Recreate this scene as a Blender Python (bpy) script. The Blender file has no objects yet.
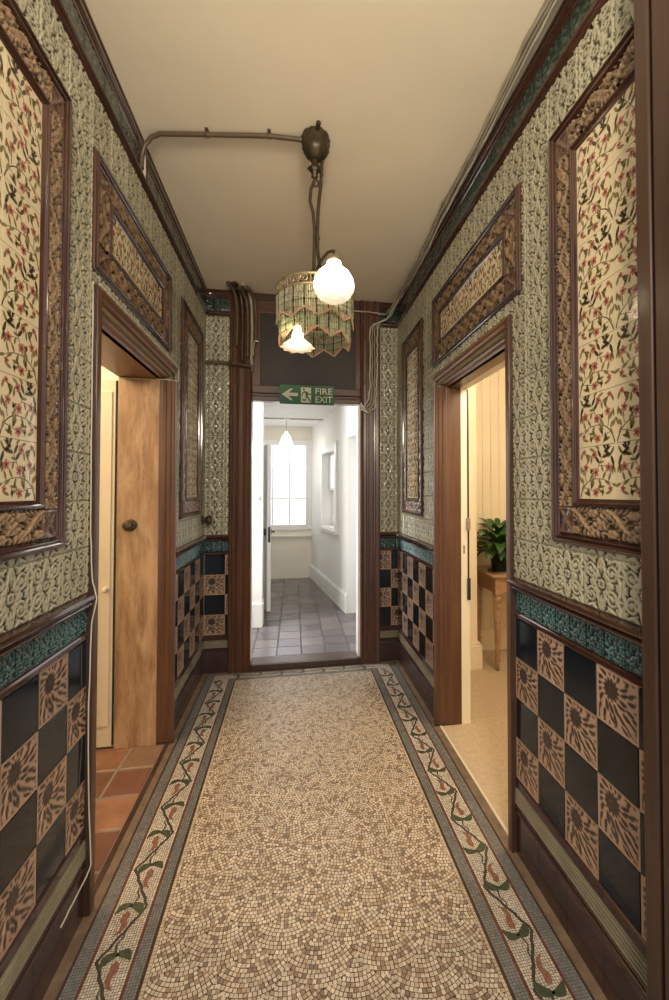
import bpy, math, random
import numpy as np
from mathutils import Vector, Matrix
rnd = random.Random(7)
nrs = np.random.RandomState(5)
SC = bpy.context.scene
COL = SC.collection
PI = math.pi

# ------------------------------------------------------------------ camera
F, XP, YP, TH, PITCH = 433.78, 371.49, 481.82, 0.1776, 0.0216
CH = 1.385
cam = bpy.data.cameras.new('camera'); cob = bpy.data.objects.new('camera', cam); COL.objects.link(cob)
cam.sensor_fit = 'VERTICAL'; cam.sensor_height = 36.0; cam.sensor_width = 24.084
cam.lens = F / 1000 * 36.0
cam.shift_x = -(XP - 334.5) / 1000; cam.shift_y = (YP - 500) / 1000
cam.clip_start = 0.02
cob.location = (.0102, .0088, CH); cob.rotation_euler = (PI / 2 + PITCH, 0, -TH)
SC.camera = cob
SC.view_settings.view_transform = 'Standard'
try: SC.view_settings.look = 'None'
except Exception: pass
SC.view_settings.gamma = 1.0
SC.view_settings.use_curve_mapping = False
SC.view_settings.exposure = 1.1

# room: walls of the corridor
XL, XR, YB, ZC = -0.664, 0.863, 3.502, 2.945
Y0 = 0.45                       # where the corridor starts
T = 0.152                       # six inch tile

# ------------------------------------------------------------------ materials
def newmat(name):
    m = bpy.data.materials.new(name); m.use_nodes = True
    nt = m.node_tree; b = nt.nodes['Principled BSDF']
    return m, nt, b
def setp(b, color=None, rough=None, coat=None, metal=None, spec=None, trans=None, emit=None, es=None, coat_rough=None, ior=None):
    if color is not None: b.inputs['Base Color'].default_value = (*color, 1)
    if rough is not None: b.inputs['Roughness'].default_value = rough
    if coat is not None: b.inputs['Coat Weight'].default_value = coat
    if coat_rough is not None: b.inputs['Coat Roughness'].default_value = coat_rough
    if metal is not None: b.inputs['Metallic'].default_value = metal
    if spec is not None: b.inputs['Specular IOR Level'].default_value = spec
    if trans is not None: b.inputs['Transmission Weight'].default_value = trans
    if ior is not None: b.inputs['IOR'].default_value = ior
    if emit is not None:
        b.inputs['Emission Color'].default_value = (*emit, 1); b.inputs['Emission Strength'].default_value = es
def coords(nt, scale=(1, 1, 1), rot=(0, 0, 0)):
    tc = nt.nodes.new('ShaderNodeTexCoord'); mp = nt.nodes.new('ShaderNodeMapping')
    mp.inputs['Scale'].default_value = scale; mp.inputs['Rotation'].default_value = rot
    nt.links.new(tc.outputs['Object'], mp.inputs['Vector']); return mp.outputs['Vector']
def noise(nt, vec, scale, detail=4, rough=.55, dist=0):
    n = nt.nodes.new('ShaderNodeTexNoise'); n.inputs['Scale'].default_value = scale
    n.inputs['Detail'].default_value = detail; n.inputs['Roughness'].default_value = rough; n.inputs['Distortion'].default_value = dist
    if vec is not None: nt.links.new(vec, n.inputs['Vector'])
    return n.outputs['Fac']
def ramp(nt, fac, stops):
    r = nt.nodes.new('ShaderNodeValToRGB'); e = r.color_ramp.elements
    while len(e) < len(stops): e.new(.5)
    for el, (p, c) in zip(e, stops): el.position = p; el.color = (*c, 1)
    nt.links.new(fac, r.inputs['Fac']); return r.outputs['Color']
def bump(nt, b, h, strength=.3, dist=.01):
    n = nt.nodes.new('ShaderNodeBump'); n.inputs['Strength'].default_value = strength; n.inputs['Distance'].default_value = dist
    nt.links.new(h, n.inputs['Height']); nt.links.new(n.outputs['Normal'], b.inputs['Normal'])
def mix(nt, a, c, fac, mode='MIX'):
    m = nt.nodes.new('ShaderNodeMix'); m.data_type = 'RGBA'; m.blend_type = mode
    for v, k in ((a, 6), (c, 7)):
        if isinstance(v, tuple): m.inputs[k].default_value = (*v, 1)
        else: nt.links.new(v, m.inputs[k])
    if isinstance(fac, (int, float)): m.inputs[0].default_value = fac
    else: nt.links.new(fac, m.inputs[0])
    return m.outputs[2]
def mat_attr(name, rough, coat=0., bump_s=0., spec=.5, mottled=0.12):
    m, nt, b = newmat(name); setp(b, rough=rough, coat=coat, coat_rough=.06, spec=spec)
    a = nt.nodes.new('ShaderNodeAttribute'); a.attribute_name = 'Col'
    v = coords(nt); n = noise(nt, v, 9, 5)
    c = ramp(nt, n, [(.3, (1 - mottled,) * 3), (.7, (1 + 0 * mottled,) * 3)])
    nt.links.new(mix(nt, a.outputs['Color'], c, 1.0, 'MULTIPLY'), b.inputs['Base Color'])
    if bump_s: bump(nt, b, noise(nt, v, 120, 3), bump_s, .002)
    return m
def mat_plain(name, color, rough=.5, coat=0., var=.15, nscale=6., bump_s=0., bscale=60., spec=.5, metal=0., detail=4):
    m, nt, b = newmat(name); setp(b, rough=rough, coat=coat, coat_rough=.07, spec=spec, metal=metal)
    v = coords(nt); n = noise(nt, v, nscale, detail)
    c0 = tuple(max(0, x * (1 - var)) for x in color); c1 = tuple(min(1, x * (1 + var)) for x in color)
    nt.links.new(ramp(nt, n, [(.25, c0), (.75, c1)]), b.inputs['Base Color'])
    if bump_s: bump(nt, b, noise(nt, v, bscale, 3), bump_s, .004)
    return m
def mat_wood(name, dark, mid, light, axis=2, rough=.35, coat=.2, gscale=14., blot=None, bump_s=.15):
    m, nt, b = newmat(name); setp(b, rough=rough, coat=coat, coat_rough=.15)
    s = [1., 1., 1.]; s[axis] = .06
    v = coords(nt, tuple(s))
    n1 = noise(nt, v, gscale * 3, 6, .6, .4); n2 = noise(nt, v, gscale * .5, 3, .5, .8)
    c = ramp(nt, n1, [(.28, dark), (.5, mid), (.74, light)])
    c2 = ramp(nt, n2, [(.3, tuple(x * .7 for x in mid)), (.7, light)])
    out = mix(nt, c, c2, .45)
    if blot:
        v2 = coords(nt, (1.6, 1.6, .35)); n3 = noise(nt, v2, 7, 9, .72, .3)
        f = ramp(nt, n3, [(.42, (0, 0, 0)), (.62, (1, 1, 1))])
        out = mix(nt, out, blot, f)
    nt.links.new(out, b.inputs['Base Color'])
    bump(nt, b, n1, bump_s, .003)
    return m
M = {}
M['green'] = mat_attr('green_majolica_relief', .17, .3)
M['checker'] = mat_attr('terracotta_relief', .32, .1, mottled=.2)
M['acanthus'] = mat_attr('golden_brown_majolica', .2, .4, mottled=.25)
M['teal'] = mat_attr('teal_majolica', .12, .5)
M['mosaic'] = mat_attr('mosaic_stone', .34, .0, .1, mottled=.2)
M['quarry'] = mat_attr('quarry_tile', .4, .0, .2, mottled=.35)
M['passage'] = mat_attr('passage_tile', .22, .0, .15, mottled=.25)
M['treacle'] = mat_plain('treacle_brown_glaze', (.050, .019, .012), .13, .6, .3, 5)
M['treacle2'] = mat_plain('brown_glaze_plinth', (.040, .017, .016), .2, .4, .3, 4)
M['navy'] = mat_plain('navy_glaze', (.0075, .0125, .0185), .10, .0, .4, 3, spec=.38)
M['creamstrip'] = mat_plain('grey_cream_glaze', (.25, .22, .15), .25, .3, .25, 8)
M['floral'] = mat_plain('cream_glaze', (.70, .585, .375), .12, .5, .07, 4)
M['olive'] = mat_plain('olive_paint_glaze', (.20, .155, .055), .16, .4, .3, 30)
M['darkleaf'] = mat_plain('dark_leaf_glaze', (.055, .042, .022), .16, .4, .3, 30)
M['petal'] = mat_plain('red_petal_glaze', (.46, .165, .115), .16, .4, .25, 40)
M['petaldark'] = mat_plain('petal_centre_glaze', (.15, .055, .045), .16, .4, .2, 30)
M['joint'] = mat_plain('tile_joint', (.20, .16, .09), .7, 0, .2, 20)
M['grout'] = mat_plain('mosaic_grout', (.085, .055, .035), .75, 0, .3, 14)
M['stone'] = mat_plain('brown_stone_margin', (.17, .115, .075), .5, 0, .35, 18, .15)
M['ceiling'] = mat_plain('ceiling_distemper', (.88, .775, .575), .8, 0, .05, 2.2, .12, 9)
M['plaster'] = mat_plain('white_plaster', (.80, .78, .74), .7, 0, .03, 3, .1, 25)
M['cream'] = mat_plain('cream_gloss_paint', (.80, .70, .52), .35, 0, .05, 3, .05, 20)
M['white'] = mat_plain('white_gloss_paint', (.80, .79, .76), .35, 0, .04, 5)
M['wood'] = mat_wood('varnished_door_wood', (.030, .011, .007), (.074, .028, .013), (.135, .057, .027), 2, .35, .25)
M['woodh'] = mat_wood('varnished_wood_along', (.09, .034, .015), (.20, .080, .034), (.31, .14, .062), 1, .35, .25)
M['woodx'] = mat_wood('varnished_wood_across', (.030, .011, .007), (.074, .028, .013), (.135, .057, .027), 0, .35, .25)
M['orange'] = mat_wood('orange_pine', (.036, .014, .008), (.092, .038, .018), (.165, .074, .035), 2, .38, .15)
M['orangeh'] = mat_wood('orange_pine_along', (.07, .027, .012), (.155, .066, .028), (.25, .118, .053), 1, .38, .15)
M['stripped'] = mat_wood('stripped_worn_pine', (.11, .052, .023), (.28, .15, .068), (.42, .25, .125), 2, .5, .05, 8, (.46, .30, .165))
M['darkwood'] = mat_wood('dark_stained_wood', (.022, .011, .008), (.045, .021, .013), (.08, .04, .025), 2, .35, .2)
M['post'] = mat_wood('brown_post_wood', (.022, .010, .006), (.044, .020, .012), (.066, .033, .020), 2, .4, .15)
M['tablewood'] = mat_wood('table_pine', (.22, .115, .06), (.38, .22, .12), (.48, .30, .17), 0, .35, .2)
M['darkpanel'] = mat_plain('dark_brown_painted_panel', (.019, .013, .008), .5, 0, .15, 5)
M['iron'] = mat_plain('old_bronze', (.075, .052, .032), .45, 0, .4, 20, .2, 60, metal=.6)
M['pipe'] = mat_plain('brown_painted_conduit', (.10, .065, .035), .45, 0, .3, 14)
M['greycable'] = mat_plain('grey_beige_cable', (.34, .29, .21), .5, 0, .2, 10)
M['whitecable'] = mat_plain('white_cable', (.55, .49, .38), .5, 0, .15, 10)
M['black'] = mat_plain('black_metal', (.02, .017, .015), .35, 0, .3, 10)
M['steel'] = mat_plain('brushed_steel', (.45, .43, .40), .3, 0, .1, 10, metal=1.)
M['brass'] = mat_plain('aged_brass_band', (.32, .25, .14), .35, 0, .3, 30, metal=.5)
M['signgreen'] = mat_plain('sign_green', (.012, .135, .045), .4, 0, .06, 5)
M['signwhite'] = mat_plain('sign_cream_white', (.80, .78, .62), .45, 0, .03, 5)
M['carpet'] = mat_plain('beige_carpet', (.50, .385, .25), .95, 0, .12, 40, .4, 300)
M['pot'] = mat_plain('black_plastic_pot', (.018, .02, .018), .35, 0, .2, 8)
M['soil'] = mat_plain('potting_soil', (.03, .02, .012), .9, 0, .4, 60, .5, 80)
M['leaf'] = mat_plain('plant_leaf_green', (.035, .10, .022), .35, 0, .45, 12)
M['threshold'] = mat_plain('cream_threshold_strip', (.62, .56, .42), .3, 0, .1, 8)
M['beadgreen'] = None
def mat_emit(name, color, strength, base=(.9, .9, .9)):
    m, nt, b = newmat(name); setp(b, color=base, rough=.3, emit=color, es=strength); return m
LAMP = 5.5
M['globe'] = mat_emit('lit_opal_glass', (1., .80, .50), LAMP)
def mat_globe():
    m, nt, b = newmat('lit_prismatic_glass'); setp(b, color=(.9, .9, .85), rough=.15, emit=(1., .83, .57), es=1.)
    a = nt.nodes.new('ShaderNodeAttribute'); a.attribute_name = 'Col'
    q = nt.nodes.new('ShaderNodeMath'); q.operation = 'MULTIPLY'; q.inputs[1].default_value = LAMP
    nt.links.new(a.outputs['Fac'], q.inputs[0]); nt.links.new(q.outputs[0], b.inputs['Emission Strength']); return m
M['globe'] = mat_globe()
M['bulb'] = mat_emit('lit_bulb', (1., .78, .46), 20.)
M['frill'] = mat_emit('lit_frilled_glass', (1., .70, .36), .30)
M['panelamp'] = mat_emit('lit_white_shade', (1., .97, .92), .5)
M['pane'] = mat_emit('daylit_frosted_pane', (.86, .93, 1.0), .60)
M['pane2'] = mat_emit('daylit_side_pane', (.86, .93, 1.0), .36)
def mat_bead():
    m, nt, b = newmat('green_glass_beads'); 
    setp(b, rough=.12)
    v = coords(nt, (1, 1, 1)); a = nt.nodes.new('ShaderNodeAttribute'); a.attribute_name = 'Col'
    nt.links.new(a.outputs['Color'], b.inputs['Base Color'])
    tr = nt.nodes.new('ShaderNodeBsdfTranslucent'); nt.links.new(a.outputs['Color'], tr.inputs['Color'])
    ms = nt.nodes.new('ShaderNodeMixShader'); ms.inputs[0].default_value = .55
    out = nt.nodes['Material Output']
    nt.links.new(b.outputs['BSDF'], ms.inputs[1]); nt.links.new(tr.outputs['BSDF'], ms.inputs[2]); nt.links.new(ms.outputs[0], out.inputs['Surface'])
    return m
M['bead'] = mat_bead()

# ------------------------------------------------------------------ mesh helpers
class MB:
    def __init__(s): s.v = []; s.f = []; s.mi = []; s.sm = []; s.c = []
    def add(s, verts, faces, mi=0, smooth=False, col=None):
        o = len(s.v); s.v.extend([tuple(p) for p in verts])
        if col is not None: s.c.extend([col] * len(verts) if not isinstance(col, list) else col)
        for f in faces: s.f.append(tuple(i + o for i in f)); s.mi.append(mi); s.sm.append(smooth)
    def box(s, x0, x1, y0, y1, z0, z1, mi=0, bev=0., col=None):
        if x0 > x1: x0, x1 = x1, x0
        if y0 > y1: y0, y1 = y1, y0
        if z0 > z1: z0, z1 = z1, z0
        if bev <= 0:
            V = [(x, y, z) for z in (z0, z1) for y in (y0, y1) for x in (x0, x1)]
            s.add(V, [(0, 2, 3, 1), (4, 5, 7, 6), (0, 1, 5, 4), (2, 6, 7, 3), (0, 4, 6, 2), (1, 3, 7, 5)], mi, col=col)
        else:
            import bmesh
            bm = bmesh.new(); bmesh.ops.create_cube(bm, size=1)
            for v in bm.verts: v.co = Vector(((x0 + x1) / 2 + v.co.x * (x1 - x0), (y0 + y1) / 2 + v.co.y * (y1 - y0), (z0 + z1) / 2 + v.co.z * (z1 - z0)))
            bmesh.ops.bevel(bm, geom=bm.edges[:], offset=min(bev, .45 * min(x1 - x0, y1 - y0, z1 - z0)), segments=2, affect='EDGES', profile=.5)
            bm.verts.index_update()
            s.add([v.co[:] for v in bm.verts], [tuple(v.index for v in f.verts) for f in bm.faces], mi, col=col); bm.free()
    def tube(s, pts, r, n=8, mi=0, cap=True, smooth=True):
        P = [Vector(p) for p in pts]; m = len(P)
        rr = r if isinstance(r, (list, tuple)) else [r] * m
        up = Vector((0, 0, 1)); rings = []
        prev = None
        for i in range(m):
            d = (P[min(i + 1, m - 1)] - P[max(i - 1, 0)]).normalized()
            if prev is None:
                a = d.cross(up)
                if a.length < 1e-3: a = d.cross(Vector((1, 0, 0)))
                a.normalize()
            else:
                a = prev - d * prev.dot(d)
                if a.length < 1e-4: a = d.cross(up)
                a.normalize()
            prev = a; b = d.cross(a)
            rings.append([P[i] + (a * math.cos(2 * PI * k / n) + b * math.sin(2 * PI * k / n)) * rr[i] for k in range(n)])
        V = [p for R in rings for p in R]; Fc = []
        for i in range(m - 1):
            for k in range(n):
                k2 = (k + 1) % n; Fc.append((i * n + k, i * n + k2, (i + 1) * n + k2, (i + 1) * n + k))
        s.add(V, Fc, mi, smooth)
        if cap:
            s.add(rings[0], [tuple(range(n - 1, -1, -1))], mi); s.add(rings[-1], [tuple(range(n))], mi)
    def lathe(s, prof, c=(0, 0, 0), n=24, mi=0, axis='z', smooth=True, mod=None, cap=True):
        # prof: list of (r, h)
        V = []
        for (r, h) in prof:
            for k in range(n):
                a = 2 * PI * k / n; q = r * (mod(a, h) if mod else 1.)
                if axis == 'z': V.append((c[0] + q * math.cos(a), c[1] + q * math.sin(a), c[2] + h))
                elif axis == 'x': V.append((c[0] + h, c[1] + q * math.cos(a), c[2] + q * math.sin(a)))
                else: V.append((c[0] + q * math.cos(a), c[1] + h, c[2] + q * math.sin(a)))
        Fc = []
        for i in range(len(prof) - 1):
            for k in range(n):
                k2 = (k + 1) % n; Fc.append((i * n + k, i * n + k2, (i + 1) * n + k2, (i + 1) * n + k))
        if cap:
            Fc.append(tuple(range(n - 1, -1, -1))); L = (len(prof) - 1) * n; Fc.append(tuple(L + k for k in range(n)))
        s.add(V, Fc, mi, smooth)
    def sweep(s, path, prof, mp, closed=False, mi=0, smooth=False, caps=True):
        # path: (u, v) points on a wall; prof: (w, n): w to the left of the path, n out of the wall
        m = len(path); rows = []
        for i in range(m):
            p = Vector(path[i])
            if closed: a = Vector(path[i - 1]); b = Vector(path[(i + 1) % m])
            else: a = Vector(path[max(i - 1, 0)]); b = Vector(path[min(i + 1, m - 1)])
            d1 = (p - a).normalized() if (p - a).length > 1e-9 else (b - p).normalized()
            d2 = (b - p).normalized() if (b - p).length > 1e-9 else d1
            n1 = Vector((-d1.y, d1.x)); n2 = Vector((-d2.y, d2.x)); t = n1 + n2; t.normalize()
            k = 1 / max(.3, t.dot(n1))
            rows.append([mp(p.x + t.x * k * w, p.y + t.y * k * w, n) for (w, n) in prof])
        q = len(prof); V = [p for R in rows for p in R]; Fc = []
        for i in range(m if closed else m - 1):
            i2 = (i + 1) % m
            for j in range(q - 1): Fc.append((i * q + j, i * q + j + 1, i2 * q + j + 1, i2 * q + j))
        if isinstance(mi, list):
            per = q - 1
            for i in range(len(Fc) // per): s.add([], [], 0)
            o = len(s.v); s.add(V, [], 0)
            for k, f in enumerate(Fc): s.f.append(tuple(x + o for x in f)); s.mi.append(mi[k // per]); s.sm.append(smooth)
            mi = mi[0]
        else: s.add(V, Fc, mi, smooth)
        if caps and not closed:
            s.add(rows[0], [tuple(range(q))], mi); s.add(rows[-1], [tuple(range(q - 1, -1, -1))], mi)
    def build(s, name, mats, parent=None, recalc=True):
        me = bpy.data.meshes.new(name); me.from_pydata(s.v, [], s.f)
        if not isinstance(mats, (list, tuple)): mats = [mats]
        for m in mats: me.materials.append(m)
        me.polygons.foreach_set('material_index', s.mi); me.polygons.foreach_set('use_smooth', s.sm)
        if s.c:
            at = me.color_attributes.new('Col', 'FLOAT_COLOR', 'POINT')
            at.data.foreach_set('color', np.c_[np.array(s.c, dtype=np.float32)[:, :3], np.ones(len(s.c), np.float32)].ravel())
        if recalc:
            import bmesh
            bm = bmesh.new(); bm.from_mesh(me); bmesh.ops.recalc_face_normals(bm, faces=bm.faces[:]); bm.to_mesh(me); bm.free()
        me.update()
        return link(name, me, parent)
WORLD = {}
def link(name, me, parent=None):
    o = bpy.data.objects.new(name, me); COL.objects.link(o)
    if parent is not None:
        o.parent = parent; o.location = -WORLD.get(parent.name, Vector((0, 0, 0)))
    WORLD[o.name] = Vector((0, 0, 0))
    return o
def empty(name, loc, label, cat, group=None):
    o = bpy.data.objects.new(name, None); COL.objects.link(o); o.location = loc; o.empty_display_size = .05; WORLD[o.name] = Vector(loc)
    o['label'] = label; o['category'] = cat
    if group: o['group'] = group
    return o
def tag(o, label, cat, group=None):
    o['label'] = label; o['category'] = cat
    if group: o['group'] = group
    return o
def struct(o, label=None):
    o['kind'] = 'structure'
    if label: o['label'] = label
    return o
def arr_mesh(name, V, Fq, C, mat, parent=None, smooth=True):
    V = np.concatenate(V).astype(np.float32); C = np.concatenate(C).astype(np.float32); Fq = np.concatenate(Fq).astype(np.int32)
    me = bpy.data.meshes.new(name)
    me.vertices.add(len(V)); me.vertices.foreach_set('co', V.ravel())
    me.loops.add(Fq.size); me.loops.foreach_set('vertex_index', Fq.ravel())
    me.polygons.add(len(Fq)); me.polygons.foreach_set('loop_start', np.arange(0, Fq.size, 4, dtype=np.int32))
    me.polygons.foreach_set('use_smooth', np.full(len(Fq), smooth))
    me.materials.append(mat); me.update(calc_edges=True); me.validate()
    at = me.color_attributes.new('Col', 'FLOAT_COLOR', 'POINT')
    at.data.foreach_set('color', np.c_[C, np.ones(len(C), np.float32)].ravel())
    return link(name, me, parent)
class Arr:                                       # collects big vertex arrays
    def __init__(s): s.V = []; s.F = []; s.C = []; s.n = 0
    def grid(s, P, C):                           # P (a,b,3)
        a, b = P.shape[:2]; s.V.append(P.reshape(-1, 3)); s.C.append(C.reshape(-1, 3))
        i = np.arange(a - 1)[:, None] * b + np.arange(b - 1)[None, :] + s.n
        s.F.append(np.stack([i, i + b, i + b + 1, i + 1], -1).reshape(-1, 4)); s.n += a * b
    def quad(s, pts, col):
        s.V.append(np.array(pts, dtype=np.float32)); s.C.append(np.tile(np.array(col, np.float32), (4, 1)))
        s.F.append(np.array([[0, 1, 2, 3]]) + s.n); s.n += 4
    def build(s, name, mat, parent=None, smooth=True): return arr_mesh(name, s.V, s.F, s.C, mat, parent, smooth)
mapL = lambda u, v, n: (XL + n, u, v)
mapR = lambda u, v, n: (XR - n, u, v)
mapB = lambda u, v, n: (u, YB - n, v)
def mapa(side):
    def f(U, Vv, N):
        if side == 'L': return np.stack([XL + N, U, Vv], -1)
        if side == 'R': return np.stack([XR - N, U, Vv], -1)
        return np.stack([U, YB - N, Vv], -1)
    return f

# ------------------------------------------------------------------ relief patterns (height fields)
NP = 128
gx, gy = np.meshgrid(np.linspace(0, 1, NP), np.linspace(0, 1, NP), indexing='ij')     # u along axis 0
def stroke(h, pts, w0, w1=None, top=1.):
    w1 = w0 if w1 is None else w1; m = len(pts)
    for i in range(m - 1):
        a, b = np.array(pts[i]), np.array(pts[i + 1]); d = b - a; L = d @ d + 1e-12
        t = np.clip(((gx - a[0]) * d[0] + (gy - a[1]) * d[1]) / L, 0, 1)
        dist = np.hypot(gx - a[0] - t * d[0], gy - a[1] - t * d[1])
        s = (i + t) / (m - 1); w = w0 + (w1 - w0) * s
        q = np.clip(1 - dist / w, 0, 1)
        np.maximum(h, top * np.sqrt(np.clip(q * (2 - q), 0, 1)), out=h)
def leafs(h, p, ang, ln, w, top=1., bend=0.):
    n = 7
    pts = []; x, y = p; a = ang
    for i in range(n + 1): pts.append((x, y)); x += math.cos(a) * ln / n; y += math.sin(a) * ln / n; a += bend / n
    for i in range(n):
        a0, b0 = np.array(pts[i]), np.array(pts[i + 1]); d = b0 - a0; L = d @ d + 1e-12
        t = np.clip(((gx - a0[0]) * d[0] + (gy - a0[1]) * d[1]) / L, 0, 1)
        dist = np.hypot(gx - a0[0] - t * d[0], gy - a0[1] - t * d[1]); s = (i + t) / n
        ww = w * np.sin(PI * np.clip(.06 + .94 * s, 0, 1)) ** .7 + 1e-3
        q = np.clip(1 - dist / ww, 0, 1); np.maximum(h, top * np.sqrt(np.clip(q * (2 - q), 0, 1)), out=h)
def blur(h, k):
    for _ in range(k):
        p = np.pad(h, 1, mode='edge'); h = (p[1:-1, 1:-1] * 4 + p[:-2, 1:-1] + p[2:, 1:-1] + p[1:-1, :-2] + p[1:-1, 2:]) / 8
    return h
def spiral(c, r0, r1, a0, turns, n=26):
    return [(c[0] + (r0 + (r1 - r0) * i / n) * math.cos(a0 + turns * 2 * PI * i / n), c[1] + (r0 + (r1 - r0) * i / n) * math.sin(a0 + turns * 2 * PI * i / n)) for i in range(n + 1)]
def pat_green():
    h = np.zeros((NP, NP))
    # one quadrant (u<.5, v<.5); mirrored to the other three
    stroke(h, spiral((.235, .255), .150, .05, 1.0, 1.25), .034, .026)
    stroke(h, spiral((.235, .255), .05, .02, 1.0, .5), .050, .034)
    stroke(h, [(.5, .0), (.455, .07), (.425, .15), (.405, .24), (.375, .33), (.30, .40)], .036, .024)
    leafs(h, (.47, .47), -2.42, .23, .060)
    leafs(h, (.40, .45), 2.75, .22, .042, bend=.8)
    leafs(h, (.45, .37), -1.95, .22, .036, bend=-.8)
    leafs(h, (.0, .5), -1.05, .24, .044, bend=-.5)
    leafs(h, (.10, .03), .15, .28, .040, bend=.6)
    leafs(h, (.03, .09), 1.35, .26, .040, bend=-.5)
    leafs(h, (.0, .0), .785, .19, .050)
    leafs(h, (.40, .02), 2.8, .14, .034)
    leafs(h, (.20, .50), -.55, .15, .036)
    leafs(h, (.09, .34), -.9, .12, .030); leafs(h, (.02, .38), .9, .12, .030)
    leafs(h, (.5, .30), -PI / 2, .29, .036); leafs(h, (.465, .16), 1.9, .12, .02); leafs(h, (.03, .50), 0.0, .12, .03); leafs(h, (.0, .27), .2, .09, .026); leafs(h, (.42, .47), 2.9, .16, .03); leafs(h, (.30, .44), 2.2, .1, .03)
    leafs(h, (.14, .44), 2.6, .12, .028); leafs(h, (.33, .12), -2.2, .13, .028)
    h = np.maximum(h, h[::-1]); h = np.maximum(h, h[:, ::-1])
    r = np.hypot(gx - .5, gy - .5); a = np.arctan2(gy - .5, gx - .5)
    cut = np.clip((r - .10 - .03 * np.abs(np.cos(4 * a))) / .02, 0, 1); h = h * cut
    pet = np.clip((.088 + .026 * np.abs(np.cos(4 * a)) - r) / .025, 0, 1) * (.55 + .45 * np.abs(np.cos(4 * a)))
    h = np.maximum(h, pet); h = np.where(r < .045, np.clip((r - .028) / .012, 0, 1) * .8, h); h = np.maximum(h, np.clip(1.4 - r / .022, 0, 1))
    m = np.minimum.reduce([gx, 1 - gx, gy, 1 - gy]); h = np.maximum(h, np.clip((.016 - m) / .008, 0, .8))
    return blur(h, 1)
def pat_checker():
    h = np.zeros((NP, NP)); R = random.Random(3)            # dark strokes
    c = (.36, .66)
    for k in range(13):
        a = 2 * PI * k / 13; leafs(h, (c[0] + .055 * math.cos(a), c[1] + .055 * math.sin(a)), a, .16, .040)
    for k in range(7):
        a = 2 * PI * k / 7 + .2; leafs(h, (c[0] + .01 * math.cos(a), c[1] + .01 * math.sin(a)), a, .045, .014)
    for ring, (r0, n, ln, w) in enumerate(((.235, 15, .20, .046), (.40, 21, .22, .045), (.57, 27, .22, .043), (.74, 32, .21, .042), (.92, 36, .19, .040))):
        for k in range(n):
            a = 2 * PI * (k + .5 * (ring % 2)) / n + R.uniform(-.05, .05)
            p = (c[0] + r0 * math.cos(a), c[1] + r0 * math.sin(a))
            if -.05 < p[0] < 1.05 and -.05 < p[1] < 1.05: leafs(h, p, a + R.uniform(-.1, .55), ln * R.uniform(.8, 1.1), w * R.uniform(.8, 1.1), bend=R.uniform(.2, .8))
    d = np.abs((gx - .44) * .707 + (gy - .50) * .707 - .02 * np.sin(gx * 9)); on = (gx > .46) & (gy < .52)
    h = np.where(on, h * np.clip((d - .008) / .012, 0, 1), h)
    m = np.minimum.reduce([gx, 1 - gx, gy, 1 - gy])
    h *= np.clip((m - .045) / .012, 0, 1)
    return blur(h, 1)
def pat_acanthus():
    # u along the strip (one 152 mm piece), v across
    h = np.zeros((NP, NP))
    for sgn in (1, -1):
        pts = [(u, .5 + sgn * .30 * math.sin(2 * PI * u)) for u in np.linspace(-.1, 1.1, 50)]
        stroke(h, pts, .035, .035, .75)
    for k in range(-1, 13):
        u = k / 12; s = math.sin(2 * PI * u); v = .5 + .30 * s
        leafs(h, (u, v), .55, .24, .038, .95, 1.1); leafs(h, (u, v), -.9, .22, .034, .9, -1.2)
        leafs(h, (u, 1 - v), -.5, .22, .030, .8, .9)
    for k in range(16):
        u = k / 16 + .03; leafs(h, (u, .04 if k % 2 else .96), (1.2 if k % 2 else -1.2), .22, .030, .75, .8)
        leafs(h, (u, .5), 2.4 * (k % 3), .13, .028, .7, .6)
    for (cu, cv) in ((.25, .20), (.75, .80), (-.25, .80), (1.25, .20)):
        r = np.hypot(gx - cu, (gy - cv)); a = np.arctan2(gy - cv, gx - cu)
        pet = np.clip((.15 - r) / .02, 0, 1) * (.45 + .55 * np.abs(np.cos(3 * a))); h = np.where(r < .17, pet, h); h = np.maximum(h, np.clip(1.3 - r / .04, 0, 1))
    return blur(h, 1)
def pat_teal():
    h = np.zeros((NP, NP)); R = random.Random(11)
    for i in range(8):
        for j in range(8):
            u = (i + .5 + R.uniform(-.2, .2)) / 8; v = (j + .5 + R.uniform(-.2, .2)) / 8
            if R.random() < .5: leafs(h, (u - .04, v - .04), R.uniform(0, 6.28), .14, .042, 1, R.uniform(-1, 1))
            else:
                r = np.hypot(gx - u, gy - v); h = np.maximum(h, np.clip(1.3 - r / .045, 0, 1))
    m = np.minimum.reduce([gx, 1 - gx, gy, 1 - gy]); h *= np.clip((m - .03) / .04, 0, 1)
    return blur(h, 1)
def pat_block():
    r = np.maximum(abs(gx - .5), abs(gy - .5)); d = np.minimum(abs(gx - gy), abs(gx + gy - 1))
    h = np.where(r > .42, 1., .25 + .75 * np.clip(1 - d / .12, 0, 1)); return blur(h, 1)
PG, PC, PA, PT, PBk = pat_green(), pat_checker(), pat_acanthus(), pat_teal(), pat_block()
def sample(A, u, v):
    x = np.clip(u, 0, 1) * (NP - 1); y = np.clip(v, 0, 1) * (NP - 1)
    x0 = np.minimum(x.astype(int), NP - 2); y0 = np.minimum(y.astype(int), NP - 2); fx = x - x0; fy = y - y0
    return (A[x0, y0] * (1 - fx) * (1 - fy) + A[x0 + 1, y0] * fx * (1 - fy) + A[x0, y0 + 1] * (1 - fx) * fy + A[x0 + 1, y0 + 1] * fx * fy)
def lerp(c0, c1, t): return np.array(c0)[None, None] * (1 - t[..., None]) + np.array(c1)[None, None] * t[..., None]
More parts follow.
